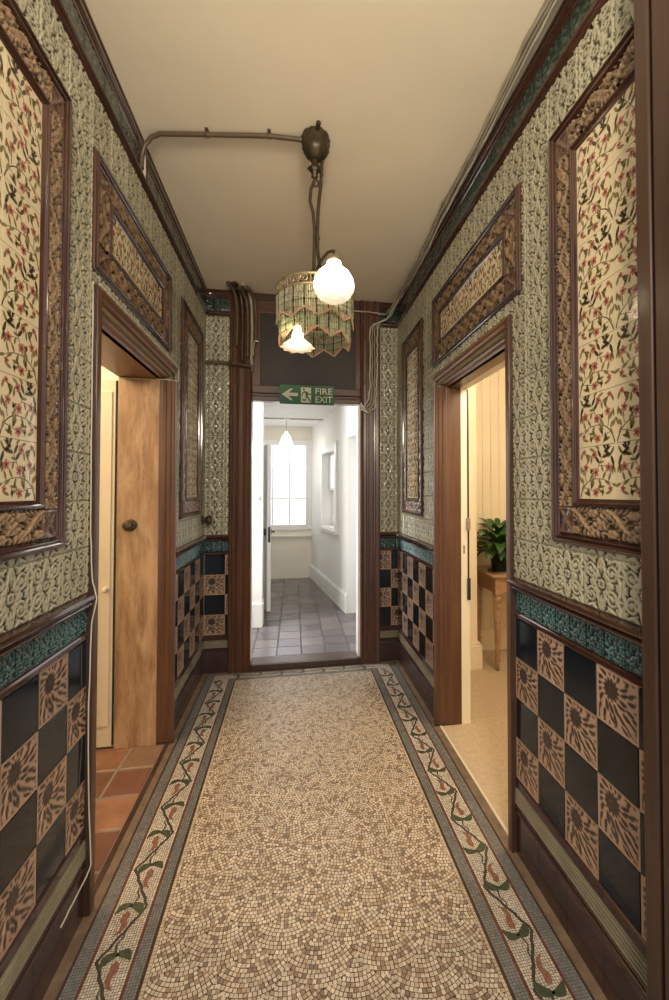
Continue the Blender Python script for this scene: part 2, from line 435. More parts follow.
def relief(ar, side, rect, tu, tv, ou, ov, pat, lo, hi, amp=.004, base=.003, N=44, swap=False, keep=None, jit=.1, edge=.012, flip=False, thr=(.12, .62)):
    u0, u1, v0, v1 = rect; mp = mapa(side)
    for i in range(math.floor((u0 - ou) / tu + 1e-6), math.ceil((u1 - ou) / tu - 1e-6)):
        for j in range(math.floor((v0 - ov) / tv + 1e-6), math.ceil((v1 - ov) / tv - 1e-6)):
            if keep and not keep(i, j): continue
            a0, a1 = ou + i * tu, ou + (i + 1) * tu; b0, b1 = ov + j * tv, ov + (j + 1) * tv
            c0, c1, d0, d1 = max(a0, u0), min(a1, u1), max(b0, v0), min(b1, v1)
            if c1 - c0 < .002 or d1 - d0 < .002: continue
            nu = max(3, round(N * (c1 - c0) / max(tu, tv)) + 1); nv = max(3, round(N * (d1 - d0) / max(tu, tv)) + 1)
            U, Vv = np.meshgrid(np.linspace(c0, c1, nu), np.linspace(d0, d1, nv), indexing='ij')
            pu, pv = (U - a0) / tu, (Vv - b0) / tv
            if flip: pu = 1 - pu
            q = sample(pat, pv, pu) if swap else sample(pat, pu, pv)
            e = np.minimum.reduce([pu * tu, (1 - pu) * tu, pv * tv, (1 - pv) * tv]) / T
            em = np.clip(e / edge, 0, 1) if edge else 1.
            hh = base + amp * q; hh = hh * (.35 + .65 * em) if edge else hh
            g = 1 + rnd.uniform(-jit, jit)
            t = np.clip((q - thr[0]) / thr[1], 0, 1); t = t * t * (3 - 2 * t)
            col = lerp(lo, hi, t) * g
            ar.grid(mp(U, Vv, hh), col)
G_LO, G_HI = (.026, .026, .013), (.43, .40, .275)
C_BG, C_DK = (.43, .275, .185), (.042, .026, .022)
A_LO, A_HI = (.034, .018, .011), (.32, .205, .115)
T_LO, T_HI = (.005, .022, .028), (.055, .15, .15)

# ------------------------------------------------------------------ walls of the corridor
# side doors: (near jamb, far jamb), head height
DL, DR, DH = (1.625, 2.575), (1.607, 2.48), 2.01
XLo, XRo = -0.935, 1.055          # far faces of the side walls
def wall_side(name, x0, x1, dr):
    mb = MB(); mb.box(x0, x1, Y0, dr[0] - .02, 0, ZC); mb.box(x0, x1, dr[1] + .02, YB + .10, 0, ZC); mb.box(x0, x1, dr[0] - .02, dr[1] + .02, DH + .02, ZC)
    return struct(mb.build(name, M['joint']))
WL = wall_side('wall_left', XLo, XL, DL)
WR = wall_side('wall_right', XR, XRo, DR)
mb = MB(); OBX = (-.312, .542); OBZ = (.055, 2.09)
mb.box(XL, OBX[0] - .01, YB, YB + .10, 0, ZC); mb.box(OBX[1] + .01, XR, YB, YB + .10, 0, ZC); mb.box(OBX[0] - .01, OBX[1] + .01, YB, YB + .10, OBZ[1] + .01, ZC)
WB = struct(mb.build('wall_back', M['joint']))
mb = MB(); mb.box(XLo, XRo, Y0, YB + .1, ZC, ZC + .06); struct(mb.build('ceiling', M['ceiling']))

GT = 1.05
def green(side, wall, rects, ou):
    ar = Arr()
    for k, r in enumerate(rects):
        far = r[0] > 2.3 or side == 'B'
        relief(ar, side, r, T, T, ou, GT, PG, G_LO, G_HI, amp=.0065, N=30 if far else 46, thr=(.22, .6))
    ar.build('relief_tiles', M['green'], wall)
green('L', WL, [(Y0, 1.60, GT, 1.235), (1.37, 1.60, 1.235, 2.52), (Y0, 3.50, 2.52, 2.745), (1.60, 2.605, 2.07, 2.155), (2.48, 2.76, 2.155, 2.565), (2.605, 2.76, GT, 2.155), (2.76, 3.50, GT, 1.24), (3.31, 3.50, 1.24, 2.565)], 1.42)
green('R', WR, [(Y0, 1.585, GT, 1.235), (1.29, 1.585, 1.235, 2.53), (Y0, 3.50, 2.53, 2.745), (1.585, 2.515, 2.07, 2.16), (1.49, 1.53, 2.16, 2.565), (2.52, 2.79, 2.16, 2.565), (2.515, 2.79, GT, 2.16), (2.79, 3.50, GT, 1.24), (3.27, 3.50, 1.24, 2.565)], 1.325 - 2 * T + .3)
green('B', WB, [(XL, -.47, GT, 2.745), (.70, XR, GT, 2.745)], XL)

CZ = .898
def checker(side, wall, spans):
    ar = Arr(); nv = MB(); mp = {'L': mapL, 'R': mapR, 'B': mapB}[side]
    for (u0, u1, ou, ph) in spans:
        def keep(i, j, ph=ph): return (i + j + ph) % 2 == 0
        relief(ar, side, (u0, u1, CZ - 4 * T, CZ), T, T, ou, CZ - 4 * T, PC, C_BG, C_DK, amp=-.0025, base=.0055, N=54 if u0 < 1.7 and side != 'B' else 30, keep=keep, jit=.08, edge=0, flip=(side == 'R'))
        for i in range(math.floor((u0 - ou) / T + 1e-6), math.ceil((u1 - ou) / T - 1e-6)):
            for j in range(4):
                if keep(i, j): continue
                a, b = max(u0, ou + i * T) + .0012, min(u1, ou + (i + 1) * T) - .0012; c, d = CZ - 4 * T + j * T + .0012, CZ - 4 * T + (j + 1) * T - .0012
                if b - a < .003: continue
                tl = rnd.uniform(-.0006, .0006); t2 = rnd.uniform(-.0006, .0006)
                P = [mp(a + .003, c + .003, .0055 + tl), mp(b - .003, c + .003, .0055 - tl), mp(b - .003, d - .003, .0055 + t2), mp(a + .003, d - .003, .0055 - t2), mp(a, c, .001), mp(b, c, .001), mp(b, d, .001), mp(a, d, .001)]
                nv.add(P, [(0, 1, 2, 3), (4, 5, 1, 0), (5, 6, 2, 1), (6, 7, 3, 2), (7, 4, 0, 3)])
    ar.build('flower_tiles', M['checker'], wall)
    nv.build('plain_dark_tiles', M['navy'], wall)
# phase: row 3 (top) of column 0 carries a flower tile when ph is odd
checker('L', WL, [(Y0, 1.60, 1.4726 - 8 * T, 0), (2.605, 3.50, 3.50 - 8 * T, 1)])
checker('R', WR, [(Y0, 1.585, 1.4219 - 8 * T, 0), (2.515, 3.50, 3.50 - 8 * T, 0)])
checker('B', WB, [(XL, -.47, -.657 - T, 1), (.70, XR, .80 - T, 1)])
TB = (.920, 1.002)
def teal(side, wall, spans):
    ar = Arr()
    for (u0, u1, ou) in spans: relief(ar, side, (u0, u1, TB[0], TB[1]), .0762, TB[1] - TB[0], ou, TB[0], PT, T_LO, T_HI, amp=.004, N=34, edge=.03, jit=.35)
    ar.build('teal_tiles', M['teal'], wall)
teal('L', WL, [(Y0, 1.60, 0.), (2.605, 3.50, 0)]); teal('R', WR, [(Y0, 1.585, .02), (2.515, 3.50, 0)]); teal('B', WB, [(XL, -.47, 0), (.70, XR, 0)])

def arc(c, r, a0, a1, n): return [(c[0] + r * math.cos(a0 + (a1 - a0) * i / n), c[1] + r * math.sin(a0 + (a1 - a0) * i / n)) for i in range(n + 1)]
# profiles given as (n, v): distance out of the wall, height
RAIL = [(0, 1.001), (.012, 1.002), (.016, 1.006)] + arc((.016, 1.014), .0075, -PI / 2, PI / 2, 6) + [(.014, 1.0225), (.018, 1.026)] + arc((.022, 1.0355), .0105, -PI / 2, PI / 2, 6) + [(.012, 1.048), (0, 1.052)]
STRIP = [(0, .897), (.006, .898), (.0095, .903), (.0095, .915), (.006, .9195), (0, .9205)]
STRIP2 = [(0, .248), (.006, .250), (.010, .256), (.010, .284), (.006, .289), (0, .2905)]
PLINTH = [(0, 0), (.007, 0), (.007, .150), (.005, .156)] + arc((.006, .1645), .0075, -PI / 2, PI / 2, 6) + [(.006, .175)] + arc((.006, .182), .006, -PI / 2, PI / 2, 5) + [(0, .191)]
FL = [(0, .191), (.012, .192)]
for k in range(4): z = .194 + k * .0130; FL += [(-.004, z), (.012, z + .001), (.012, z + .0085), (-.004, z + .0095)]
FL += [(.010, .246), (.010, .248), (0, .249)]
CORN = [(0, 2.738), (.010, 2.740), (.016, 2.748)] + arc((.018, 2.760), .010, -PI / 2, PI / 2, 6) + [(.014, 2.772), (.012, 2.782), (.006, 2.786), (0, 2.788)]
CORN2 = [(n * .45, z) for n, z in [(0, 2.880), (.012, 2.884), (.014, 2.894), (.022, 2.900)] + arc((.024, 2.914), .012, -PI / 2, PI / 2, 6) + [(.024, 2.930), (.034, 2.936), (.034, 2.945), (0, 2.945)]]
def run(name, prof, mat, segs, kind=True, parent=None):
    mb = MB()
    for side, u0, u1 in segs:
        mp = {'L': mapL, 'R': mapR, 'B': mapB}[side]
        n = max(1, round((u1 - u0) / (T * 1.0))) if mat in ('treacle', 'treacle2', 'creamstrip') else 1
        # glazed mouldings come in six inch lengths with fine joints
        for i in range(n):
            a, b = u0 + (u1 - u0) * i / n, u0 + (u1 - u0) * (i + 1) / n; g = .0007 if n > 1 else 0
            mb.sweep([(a + g, 0), (b - g, 0)], [(v, nn) for (nn, v) in prof], mp, smooth=False)
    o = mb.build(name, M[mat], parent)
    return struct(o) if kind else o
SL = [('L', Y0, 1.60), ('L', 2.605, 3.50)]; SR = [('R', Y0, 1.585), ('R', 2.515, 3.50)]; SB = [('B', XL, -.475), ('B', .702, XR)]
run('trim_1', RAIL, 'treacle', SL + SR + SB)
run('trim_2', STRIP, 'treacle', SL + SR + SB)
run('trim_3', STRIP2, 'treacle2', SL + SR + SB)
run('trim_4', FL, 'creamstrip', SL + SR + SB)
run('baseboard_left', PLINTH, 'treacle2', SL); run('baseboard_right', PLINTH, 'treacle2', SR); run('baseboard_back', PLINTH, 'treacle2', SB)
CS = [('L', Y0, YB), ('R', Y0, YB), ('B', XL, -.475), ('B', .702, XR)]
run('trim_5', CORN, 'treacle', CS); run('trim_6', CORN2, 'treacle', CS)
for side, wall, u0, u1 in (('L', WL, Y0, YB), ('R', WR, Y0, YB)):
    ar = Arr(); relief(ar, side, (u0, u1, 2.786, 2.882), T, .096, 0, 2.786, PT, (.012, .026, .022), (.05, .085, .065), amp=.004, N=22); ar.build('frieze_tiles', M['teal'], wall)
ar = Arr()
for u0, u1 in ((XL, -.475), (.702, XR)): relief(ar, 'B', (u0, u1, 2.786, 2.882), T, .096, 0, 2.786, PT, (.012, .026, .022), (.05, .085, .065), amp=.004, N=22)
ar.build('frieze_tiles', M['teal'], WB)

# ------------------------------------------------------------------ framed tile panels
def poly_ribbon(pts, w0, w1):
    L, R = [], []
    m = len(pts)
    for i in range(m):
        a = Vector(pts[max(i - 1, 0)]); b = Vector(pts[min(i + 1, m - 1)]); d = (b - a).normalized(); n = Vector((-d.y, d.x)); w = w0 + (w1 - w0) * i / (m - 1)
        p = Vector(pts[i]); L.append(p + n * w / 2); R.append(p - n * w / 2)
    return L, R
def leaf_poly(p, ang, ln, w):
    pts = []
    for i in range(6):
        t = i / 5; pts.append((t * ln, w * math.sin(PI * t) ** .8 * (1 - .25 * t)))
    q = pts + [(x, -y) for (x, y) in pts[-2:0:-1]]
    c, s = math.cos(ang), math.sin(ang); return [(p[0] + x * c - y * s, p[1] + x * s + y * c) for (x, y) in q]
def petal_poly(p, ang, ln, w):
    q = [(0, -w * .3), (ln * .45, -w), (ln * .85, -w * .85), (ln, -w * .25), (ln * .93, 0), (ln, w * .25), (ln * .85, w * .85), (ln * .45, w), (0, w * .3)]
    c, s = math.cos(ang), math.sin(ang); return [(p[0] + x * c - y * s, p[1] + x * s + y * c) for (x, y) in q]
def bez(a, b, c, n=9): return [((1 - t) ** 2 * a[0] + 2 * t * (1 - t) * b[0] + t * t * c[0], (1 - t) ** 2 * a[1] + 2 * t * (1 - t) * b[1] + t * t * c[1]) for t in [i / n for i in range(n + 1)]]
def floral_design():
    S = []       # (layer, material, polygon) in the unit tile, stem rising from the lower right corner
    def stem(pts, w0=.028, w1=.012, m=2):
        L, R = poly_ribbon(pts, w0, w1)
        for i in range(len(pts) - 1): S.append((1, m, [L[i], R[i], R[i + 1], L[i + 1]]))
    def lf(x, y, a, ln=.185, w=.033, m=1): S.append((2, m, leaf_poly((x, y), math.radians(a), ln, w)))
    def fl(x, y, r=.092, a=90):
        r *= .90
        for k in range(5): S.append((3, 3, petal_poly((x, y), math.radians(a + 72 * k), r, r * .35)))
        S.append((4, 4, [(x + r * .27 * math.cos(k * PI / 4), y + r * .27 * math.sin(k * PI / 4)) for k in range(8)]))
        for k in range(5):
            q = (x + r * .5 * math.cos(math.radians(a + 72 * k)), y + r * .5 * math.sin(math.radians(a + 72 * k)))
            S.append((4, 4, leaf_poly((x, y), math.radians(a + 72 * k), r * .6, r * .07)))
    main = bez((.97, .02), (.86, .42), (.42, .38)); stem(main); stem(bez((.42, .38), (.22, .36), (.07, .26)), .014, .008)
    stem(bez((.90, .22), (.72, .20), (.55, .13)), .014, .009); stem(bez((.80, .33), (.86, .55), (.74, .74)), .017, .009)
    stem(bez((.80, .45), (.88, .58), (.95, .62)), .012, .008); stem(bez((.55, .39), (.50, .62), (.24, .93)), .015, .008); stem(bez((.45, .62), (.38, .64), (.22, .60)), .012, .008)
    fl(.52, .50, .10, 80); fl(.80, .60, .09, 100); fl(.56, .84, .09, 60); fl(.19, .58, .10, 95); fl(.53, .13, .098, 110); fl(.85, .90, .065, 90); fl(.15, .20, .07, 80)
    for x, y, a in ((.35, .37, 120), (.30, .36, 215), (.20, .33, 110), (.12, .29, 200), (.45, .39, 250), (.68, .19, 130), (.75, .20, 250), (.86, .13, 200), (.92, .30, 65), (.93, .12, 110), (.70, .36, 130), (.84, .44, 60), (.66, .37, 265), (.78, .66, 120), (.72, .72, 60), (.30, .12, 20), (.28, .10, 160), (.09, .45, 80)): lf(x, y, a)
    for x, y, a in ((.40, .30, 300), (.62, .28, 100), (.33, .50, 70), (.70, .50, 150), (.66, .80, 20), (.42, .92, 40), (.08, .62, 250), (.10, .86, 320), (.44, .22, 170), (.78, .08, 110), (.92, .42, 250), (.68, .60, 250), (.30, .70, 350), (.36, .06, 100)): lf(x, y, a, .16, .030)
    for x, y, a in ((.30, .87, 150), (.27, .90, 75), (.36, .77, 165), (.38, .76, 60), (.24, .92, 115), (.42, .66, 50), (.14, .80, 30), (.13, .80, 250)): lf(x, y, a, .20, .038, 2)
    for x, y, a in ((.70, .96, 200), (.95, .75, 110), (.66, .66, 100), (.05, .95, 300), (.06, .70, 280), (.95, .48, 95)): lf(x, y, a, .17, .031)
    return S
FD = floral_design()
def floral(mb, mp, rect, tu, tv, ou, ov, k0=0):
    u0, u1, v0, v1 = rect
    for i in range(math.floor((u0 - ou) / tu + 1e-6), math.ceil((u1 - ou) / tu - 1e-6)):
        for j in range(math.floor((v0 - ov) / tv + 1e-6), math.ceil((v1 - ov) / tv - 1e-6)):
            a0, b0 = ou + i * tu, ov + j * tv
            c0, c1, d0, d1 = max(a0, u0), min(a0 + tu, u1), max(b0, v0), min(b0 + tv, v1)
            if c1 - c0 < .004 or d1 - d0 < .004: continue
            g = .0008
            mb.add([mp(c0 + g, d0 + g, .006), mp(c1 - g, d0 + g, .006), mp(c1 - g, d1 - g, .006), mp(c0 + g, d1 - g, .006), mp(c0 + g, d0 + g, 0), mp(c1 - g, d0 + g, 0), mp(c1 - g, d1 - g, 0), mp(c0 + g, d1 - g, 0)],
                   [(0, 1, 2, 3), (4, 5, 1, 0), (5, 6, 2, 1), (6, 7, 3, 2), (7, 4, 0, 3)], 0)
            fx = (i + j + k0) % 2
            lo = ((c0 - a0) / tu, (c1 - a0) / tu, (d0 - b0) / tv, (d1 - b0) / tv)
            for lay, m, P in FD:
                Q = [(1 - p[0] if fx else p[0], p[1]) for p in P]
                if min(q[0] for q in Q) < lo[0] or max(q[0] for q in Q) > lo[1] or min(q[1] for q in Q) < lo[2] or max(q[1] for q in Q) > lo[3]:
                    Q = [(min(max(q[0], lo[0]), lo[1]), min(max(q[1], lo[2]), lo[3])) for q in Q]
                    if max(q[0] for q in Q) - min(q[0] for q in Q) < .004 or max(q[1] for q in Q) - min(q[1] for q in Q) < .004: continue
                mb.add([mp(a0 + q[0] * tu, b0 + q[1] * tv, .006 + .00022 * lay) for q in Q], [tuple(range(len(Q)))], m)
OUTM0 = [(0, 0), (0, .016), (.006, .022), (.012, .024)] + arc((.020, .024), .008, PI, 0, 6) + [(.030, .024), (.034, .020)] + arc((.041, .020), .006, PI, 0, 5) + [(.048, .016), (.052, .012), (.055, .004), (.055, 0)]
INM0 = [(0, 0), (0, .010), (.004, .016)] + arc((.013, .016), .007, PI, 0, 6) + [(.022, .014), (.030, .010), (.035, .0066), (.035, 0)]
OUTM = [(w * .70, n * .8) for w, n in OUTM0]; INM = [(w * .80, n * .85) for w, n in INM0]
def panel(name, side, outer, inner, label, lens, corner=True, k0=0, ou=None, ov=None, tu=T, tv=T, far=False):
    mp = mapL if side == 'L' else mapR
    a0, a1, b0, b1 = outer; c0, c1, d0, d1 = inner
    root = empty(name, mp((a0 + a1) / 2, b0, 0), label, 'tile panel')
    ow = .0385; iw = .0275
    sc = min(1., (c0 - a0) / .150, (d0 - b0) / .150, (a1 - c1) / .15)
    ow *= sc; iw *= sc
    def rectpath(x0, x1, y0, y1): return [(x0, y0), (x1, y0), (x1, y1), (x0, y1)]
    mb = MB(); mb.sweep(rectpath(a0, a1, b0, b1), [(w * sc, n) for w, n in OUTM], mp, closed=True); mb.build('outer_frame', M['treacle'], root)
    # border tiles and corner blocks between the two mouldings
    e0, e1, f0, f1 = a0 + ow, a1 - ow, b0 + ow, b1 - ow; g0, g1, h0, h1 = c0 - iw, c1 + iw, d0 - iw, d1 + iw
    N = 22 if far else 40
    for nm, r, sw, fl in (('border_tiles', (e0, g0, h0, h1), True, 0), ('border_tiles', (g1, e1, h0, h1), True, 1), ('border_tiles', (g0, g1, f0, h0), False, 0), ('border_tiles', (g0, g1, h1, f1), False, 1)):
        ar = Arr(); w, h = r[1] - r[0], r[3] - r[2]
        if sw: relief(ar, side, r, w, lens, r[0], r[3] - lens * 60, PA, A_LO, A_HI, amp=.014 * sc, base=.007, N=N, swap=True, edge=0, flip=fl)
        else: relief(ar, side, r, lens, h, r[0] - lens * 3, r[2], PA, A_LO, A_HI, amp=.014 * sc, base=.007, N=N, edge=0, flip=fl)
        ar.build(nm, M['acanthus'], root)
    for x0, x1 in ((e0, g0), (g1, e1)):
        for y0, y1 in ((f0, h0), (h1, f1)):
            ar = Arr(); relief(ar, side, (x0, x1, y0, y1), x1 - x0, y1 - y0, x0, y0, PBk, (.07, .035, .025), (.20, .115, .075), amp=.010 * sc, base=.010 * sc, N=14, edge=.01); ar.build('corner_block', M['acanthus'], root)
    mb = MB(); mb.sweep(rectpath(g0, g1, h0, h1), [(w * sc, n) for w, n in INM], mp, closed=True); mb.build('inner_frame', M['treacle'], root)
    mb = MB(); floral(mb, mp, inner, tu, tv, c0 if ou is None else ou, d0 if ov is None else ov, k0)
    mb.build('flower_tiles', [M['floral'], M['olive'], M['darkleaf'], M['petal'], M['petaldark']], root, recalc=False)
    return root
panel('tile_panel', 'L', (.52, 1.414, 1.222, 2.550), (.67, 1.290, 1.36, 2.424), 'tall framed panel of red-flowered cream tiles on the left wall nearest the viewer', T, ou=1.290 - 5 * T, k0=0)
panel('tile_panel', 'R', (.42, 1.308, 1.219, 2.560), (.57, 1.182, 1.362, 2.426), 'tall framed panel of red-flowered cream tiles on the right wall beside the brown post', T, ou=1.182 - 5 * T, k0=0)
panel('tile_panel', 'L', (1.580, 2.492, 2.130, 2.540), (1.735, 2.365, 2.265, 2.417), 'wide framed tile panel above the left doorway with the bare plank lining', T, far=True, ou=1.735)
panel('tile_panel', 'R', (1.502, 2.540, 2.138, 2.556), (1.650, 2.425, 2.277, 2.429), 'wide framed tile panel above the right doorway to the room with the plant', T, far=True, ou=1.655)
panel('tile_panel', 'L', (2.735, 3.325, 1.217, 2.545), (2.885, 3.220, 1.345, 2.409), 'narrow tall framed tile panel on the left wall beyond the doorway, near the corner', T, far=True, ou=2.885)
panel('tile_panel', 'R', (2.766, 3.292, 1.212, 2.545), (2.875, 3.185, 1.335, 2.399), 'narrow tall framed tile panel on the right wall beyond the doorway, near the corner', T, far=True, ou=2.875)

# ------------------------------------------------------------------ side door frames
HEADP = [(0, -.072), (0, -.050), (.010, -.045), (.012, -.025), (.022, -.020), (.026, -.004), (.036, 0), (.040, .012), (.052, .016), (.056, .024), (.068, .026), (.072, .018), (.072, 0)]
UPP = [(0, -.072), (.002, -.050), (.004, -.045), (.004, -.028), (.009, -.024), (.010, -.004), (.015, 0), (.016, .014), (.020, .018), (.022, .024), (.031, .026), (.033, .018), (.033, 0)]
def door_frame(name, side, d, xface, xback, m, mh, lin, near_w):
    # frame sits in the wall opening; root is the lining itself
    mp = mapL if side == 'L' else mapR; s = 1 if side == 'L' else -1
    dep = abs(xback - xface)
    mb = MB()
    def slab(u0, u1, v0, v1, n0, n1, bev=.002):
        a = mp(u0, v0, n0); b = mp(u1, v1, n1); mb.box(a[0], b[0], a[1], b[1], a[2], b[2], 0, bev)
    slab(d[1], d[1] + .02, 0, DH, -dep, -.06); slab(d[0] - .02, d[0], 0, DH, -dep, -.02)
    root = struct(mb.build(name, lin))
    mb = MB(); slab(d[0] - .02, d[1] + .02, DH, DH + .02, -dep, -.05); mb.build('soffit_board', mh, root)
    mb = MB(); mb.sweep([(d[1], DH), (d[1], 0)], UPP, mp); mb.build('far_architrave', m, root)
    mb = MB(); mb.sweep([(d[0] - near_w, DH), (d[1] + .033, DH)], HEADP, mp); mb.build('head_architrave', mh, root)
    mb = MB(); slab(d[0] - near_w + .002, d[0], 0, DH + .06, -.02, .026, .003); mb.build('near_architrave', m, root)
    mb = MB(); slab(d[0] - near_w - .003, d[0] - near_w + .003, 0, DH + .07, 0, .0255, .001); o = mb.build('near_edge', M['darkwood'], root); o['label'] = 'dark edge of the near architrave'  # side face of the near architrave as a separate darker slab
    mb = MB(); slab(d[1] + .001, d[1] + .032, 0, .016, -.07, .029); mb.build('foot_strip', M['darkwood'], root)  # thin dark strip at the foot of the far architrave
    return root
D1 = door_frame('door_1', 'L', DL, XL, XLo, M['orange'], M['orangeh'], M['stripped'], .032)
D2 = door_frame('door_2', 'R', DR, XR, 1.0, M['orange'], M['orangeh'], M['orange'], .029)
# knob on the plank lining of the left doorway
mb = MB(); kx, ky, kz = -.862, DL[1], 1.200
mb.lathe([(.0, 0), (.030, 0), (.032, -.004), (.026, -.009), (.012, -.012), (.010, -.026), (.018, -.030), (.027, -.038), (.029, -.046), (.024, -.054), (.012, -.058), (0, -.0585)], (kx, ky, kz), 24, axis='y')
mb.tube([(kx - .012, ky - .058, kz + .006), (kx, ky - .066, kz - .004), (kx + .012, ky - .058, kz - .012)], .004, 6)
o = mb.build('door_knob', M['iron'], D1); o['label'] = 'dark bronze knob on the worn plank lining'
mb = MB(); mb.box(XL - .012, XL + .010, DL[0], DL[1], -.004, .006, 0, .003); mb.build('threshold', M['darkwood'], D1)
# cream painted door leaf seen behind the plank lining
mb = MB(); mb.box(-1.075, -.940, 2.585, 2.625, .01, 1.995, 0, .003)
D4 = struct(mb.build('door_4', M['cream']), 'cream painted door standing open behind the left doorway lining')
mb = MB(); mb.box(-1.06, -.965, 2.578, 2.587, .12, 1.93, 0, .004); mb.build('raised_panel', M['cream'], D4)
mb = MB(); mb.box(-.948, -.941, 2.575, 2.586, .02, 1.99, 0, .001); mb.build('edge_strip', M['black'], D4)
mb = MB(); mb.lathe([(0, 0), (.016, 0), (.016, -.004), (.008, -.008), (.010, -.016), (.013, -.022), (.009, -.028), (0, -.03)], (-.985, 2.578, .855), 16, axis='y'); mb.build('door_knob', M['cream'], D4)

# right doorway: cream painted room-side jamb with seal strip and lock keep
mb = MB(); mb.box(1.0, 1.055, DR[1], DR[1] + .03, 0, DH + .0, 0, .002); mb.box(1.0, 1.055, DR[0] - .02, DR[1] + .03, DH, DH + .03, 0, .002); o = mb.build('cream_jamb', M['cream'], D2); o['label'] = 'cream painted inner jamb'
mb = MB(); mb.box(1.040, 1.050, DR[1] - .004, DR[1] + .001, .865, 2.0, 0, .001); mb.build('seal_strip', M['black'], D2)
mb = MB(); mb.box(1.030, 1.056, DR[1] - .012, DR[1] + .001, 1.150, 1.225, 0, .002); mb.box(1.034, 1.044, DR[1] - .018, DR[1] - .01, 1.165, 1.21, 0, .002); mb.build('lock_keep', M['steel'], D2)
mb = MB(); mb.box(1.036, 1.054, DR[1] - .014, DR[1] + .001, .735, .865, 0, .002); mb.build('bolt_block', M['black'], D2)
mb = MB(); mb.box(1.014, 1.021, DR[1] - .002, DR[1] + .001, 1.01, 1.06, 0, .0005); mb.build('keyhole', M['black'], D2)
mb = MB(); mb.box(.862, .874, DR[0], DR[1], -.003, .005, 0, .001); o = mb.build('threshold_strip', M['threshold'], D2); o['label'] = 'pale metal threshold strip'

# ------------------------------------------------------------------ frame of the end doorway
mb = MB()
ARB = [(0, 0), (0, .028), (.012, .034), (.022, .030), (.028, .020), (.050, .022), (.056, .030), (.066, .032), (.074, .024), (.106, .026), (.112, .034), (.124, .036), (.132, .028), (.148, .030), (.160, .034), (.166, .030), (.168, 0)]
mb.sweep([(-.480, 0), (-.480, ZC - .005)], [(-w, n) for w, n in ARB], mapB)
D3 = struct(mb.build('door_3', M['wood']))
mb = MB(); mb.sweep([(.542, 0), (.542, ZC - .005)], [(-w * .97, n) for w, n in ARB], mapB); mb.build('right_upright', M['wood'], D3)
mb = MB(); mb.box(-.312, .542, YB - .022, YB + .06, 2.09, 2.150, 0, .004); mb.box(-.312, .542, YB - .030, YB + .05, 2.150, 2.212, 0, .006); mb.box(-.312, .542, YB - .036, YB, 2.125, 2.136, 0, .003); mb.build('transom_rail', M['woodx'], D3)
mb = MB(); mb.box(-.312, -.247, YB - .018, YB + .02, 2.21, 2.86, 0, .004); mb.box(.497, .542, YB - .018, YB + .02, 2.21, 2.86, 0, .004); mb.build('side_stile', M['wood'], D3)
mb = MB(); mb.box(-.250, .500, YB - .004, YB + .03, 2.208, 2.80); mb.build('blank_overpanel', M['darkpanel'], D3)
mb = MB(); mb.box(-.312, .542, YB - .020, YB + .02, 2.785, 2.872, 0, .005); mb.build('top_rail', M['woodx'], D3)
mb = MB(); mb.box(-.312, .542, YB - .012, YB + .02, 2.872, ZC - .001, 0, .005); mb.build('head_board', M['darkwood'], D3)
mb = MB(); mb.box(-.312, .542, YB - .030, YB + .12, .0, .056, 0, .008); mb.build('threshold', M['darkwood'], D3)
mb = MB(); mb.box(-.330, -.312, YB - .004, YB + .10, .05, 2.09); mb.box(.525, .545, YB - .004, YB + .10, .05, 2.09); mb.build('white_lining', M['white'], D3)
# brown post of the doorway nearest on the right
mb = MB(); mb.box(.800, XR, .850, .890, 0, 2.945, 0, .004); mb.box(.812, XR, .839, .852, 0, 2.945); mb.box(.800, XR, .45, .841, 0, 2.945, 0, .006)
struct(mb.build('trim_7', M['post']), 'brown wooden door post at the right edge')

# ------------------------------------------------------------------ floors
FX0, FX1, FY0, FY1 = -.664, .863, .25, YB
mb = MB(); mb.box(FX0, FX1, FY0, FY1, -.05, 0.0); FLO = struct(mb.build('floor', M['grout']))
A = Arr()
S_CREAM = [(.72, .60, .45), (.77, .65, .50), (.66, .54, .395), (.70, .57, .42)]
S_TAN = [(.52, .37, .25), (.46, .32, .21), (.57, .42, .28), (.36, .25, .17), (.30, .21, .15)]
def stonecol():
    c = rnd.choice(S_CREAM) if rnd.random() < .64 else rnd.choice(S_TAN); g = rnd.uniform(.88, 1.08); return [x * g for x in c]
fx0, fx1, fy1 = -.396, .592, 3.325
def tess(P, col, z=.0022):
    cx = sum(p[0] for p in P) / 4; cy = sum(p[1] for p in P) / 4
    A.quad([(cx + (p[0] - cx), cy + (p[1] - cy), z + rnd.uniform(-.0003, .0003)) for p in P], col)
RF = .100
row = 0
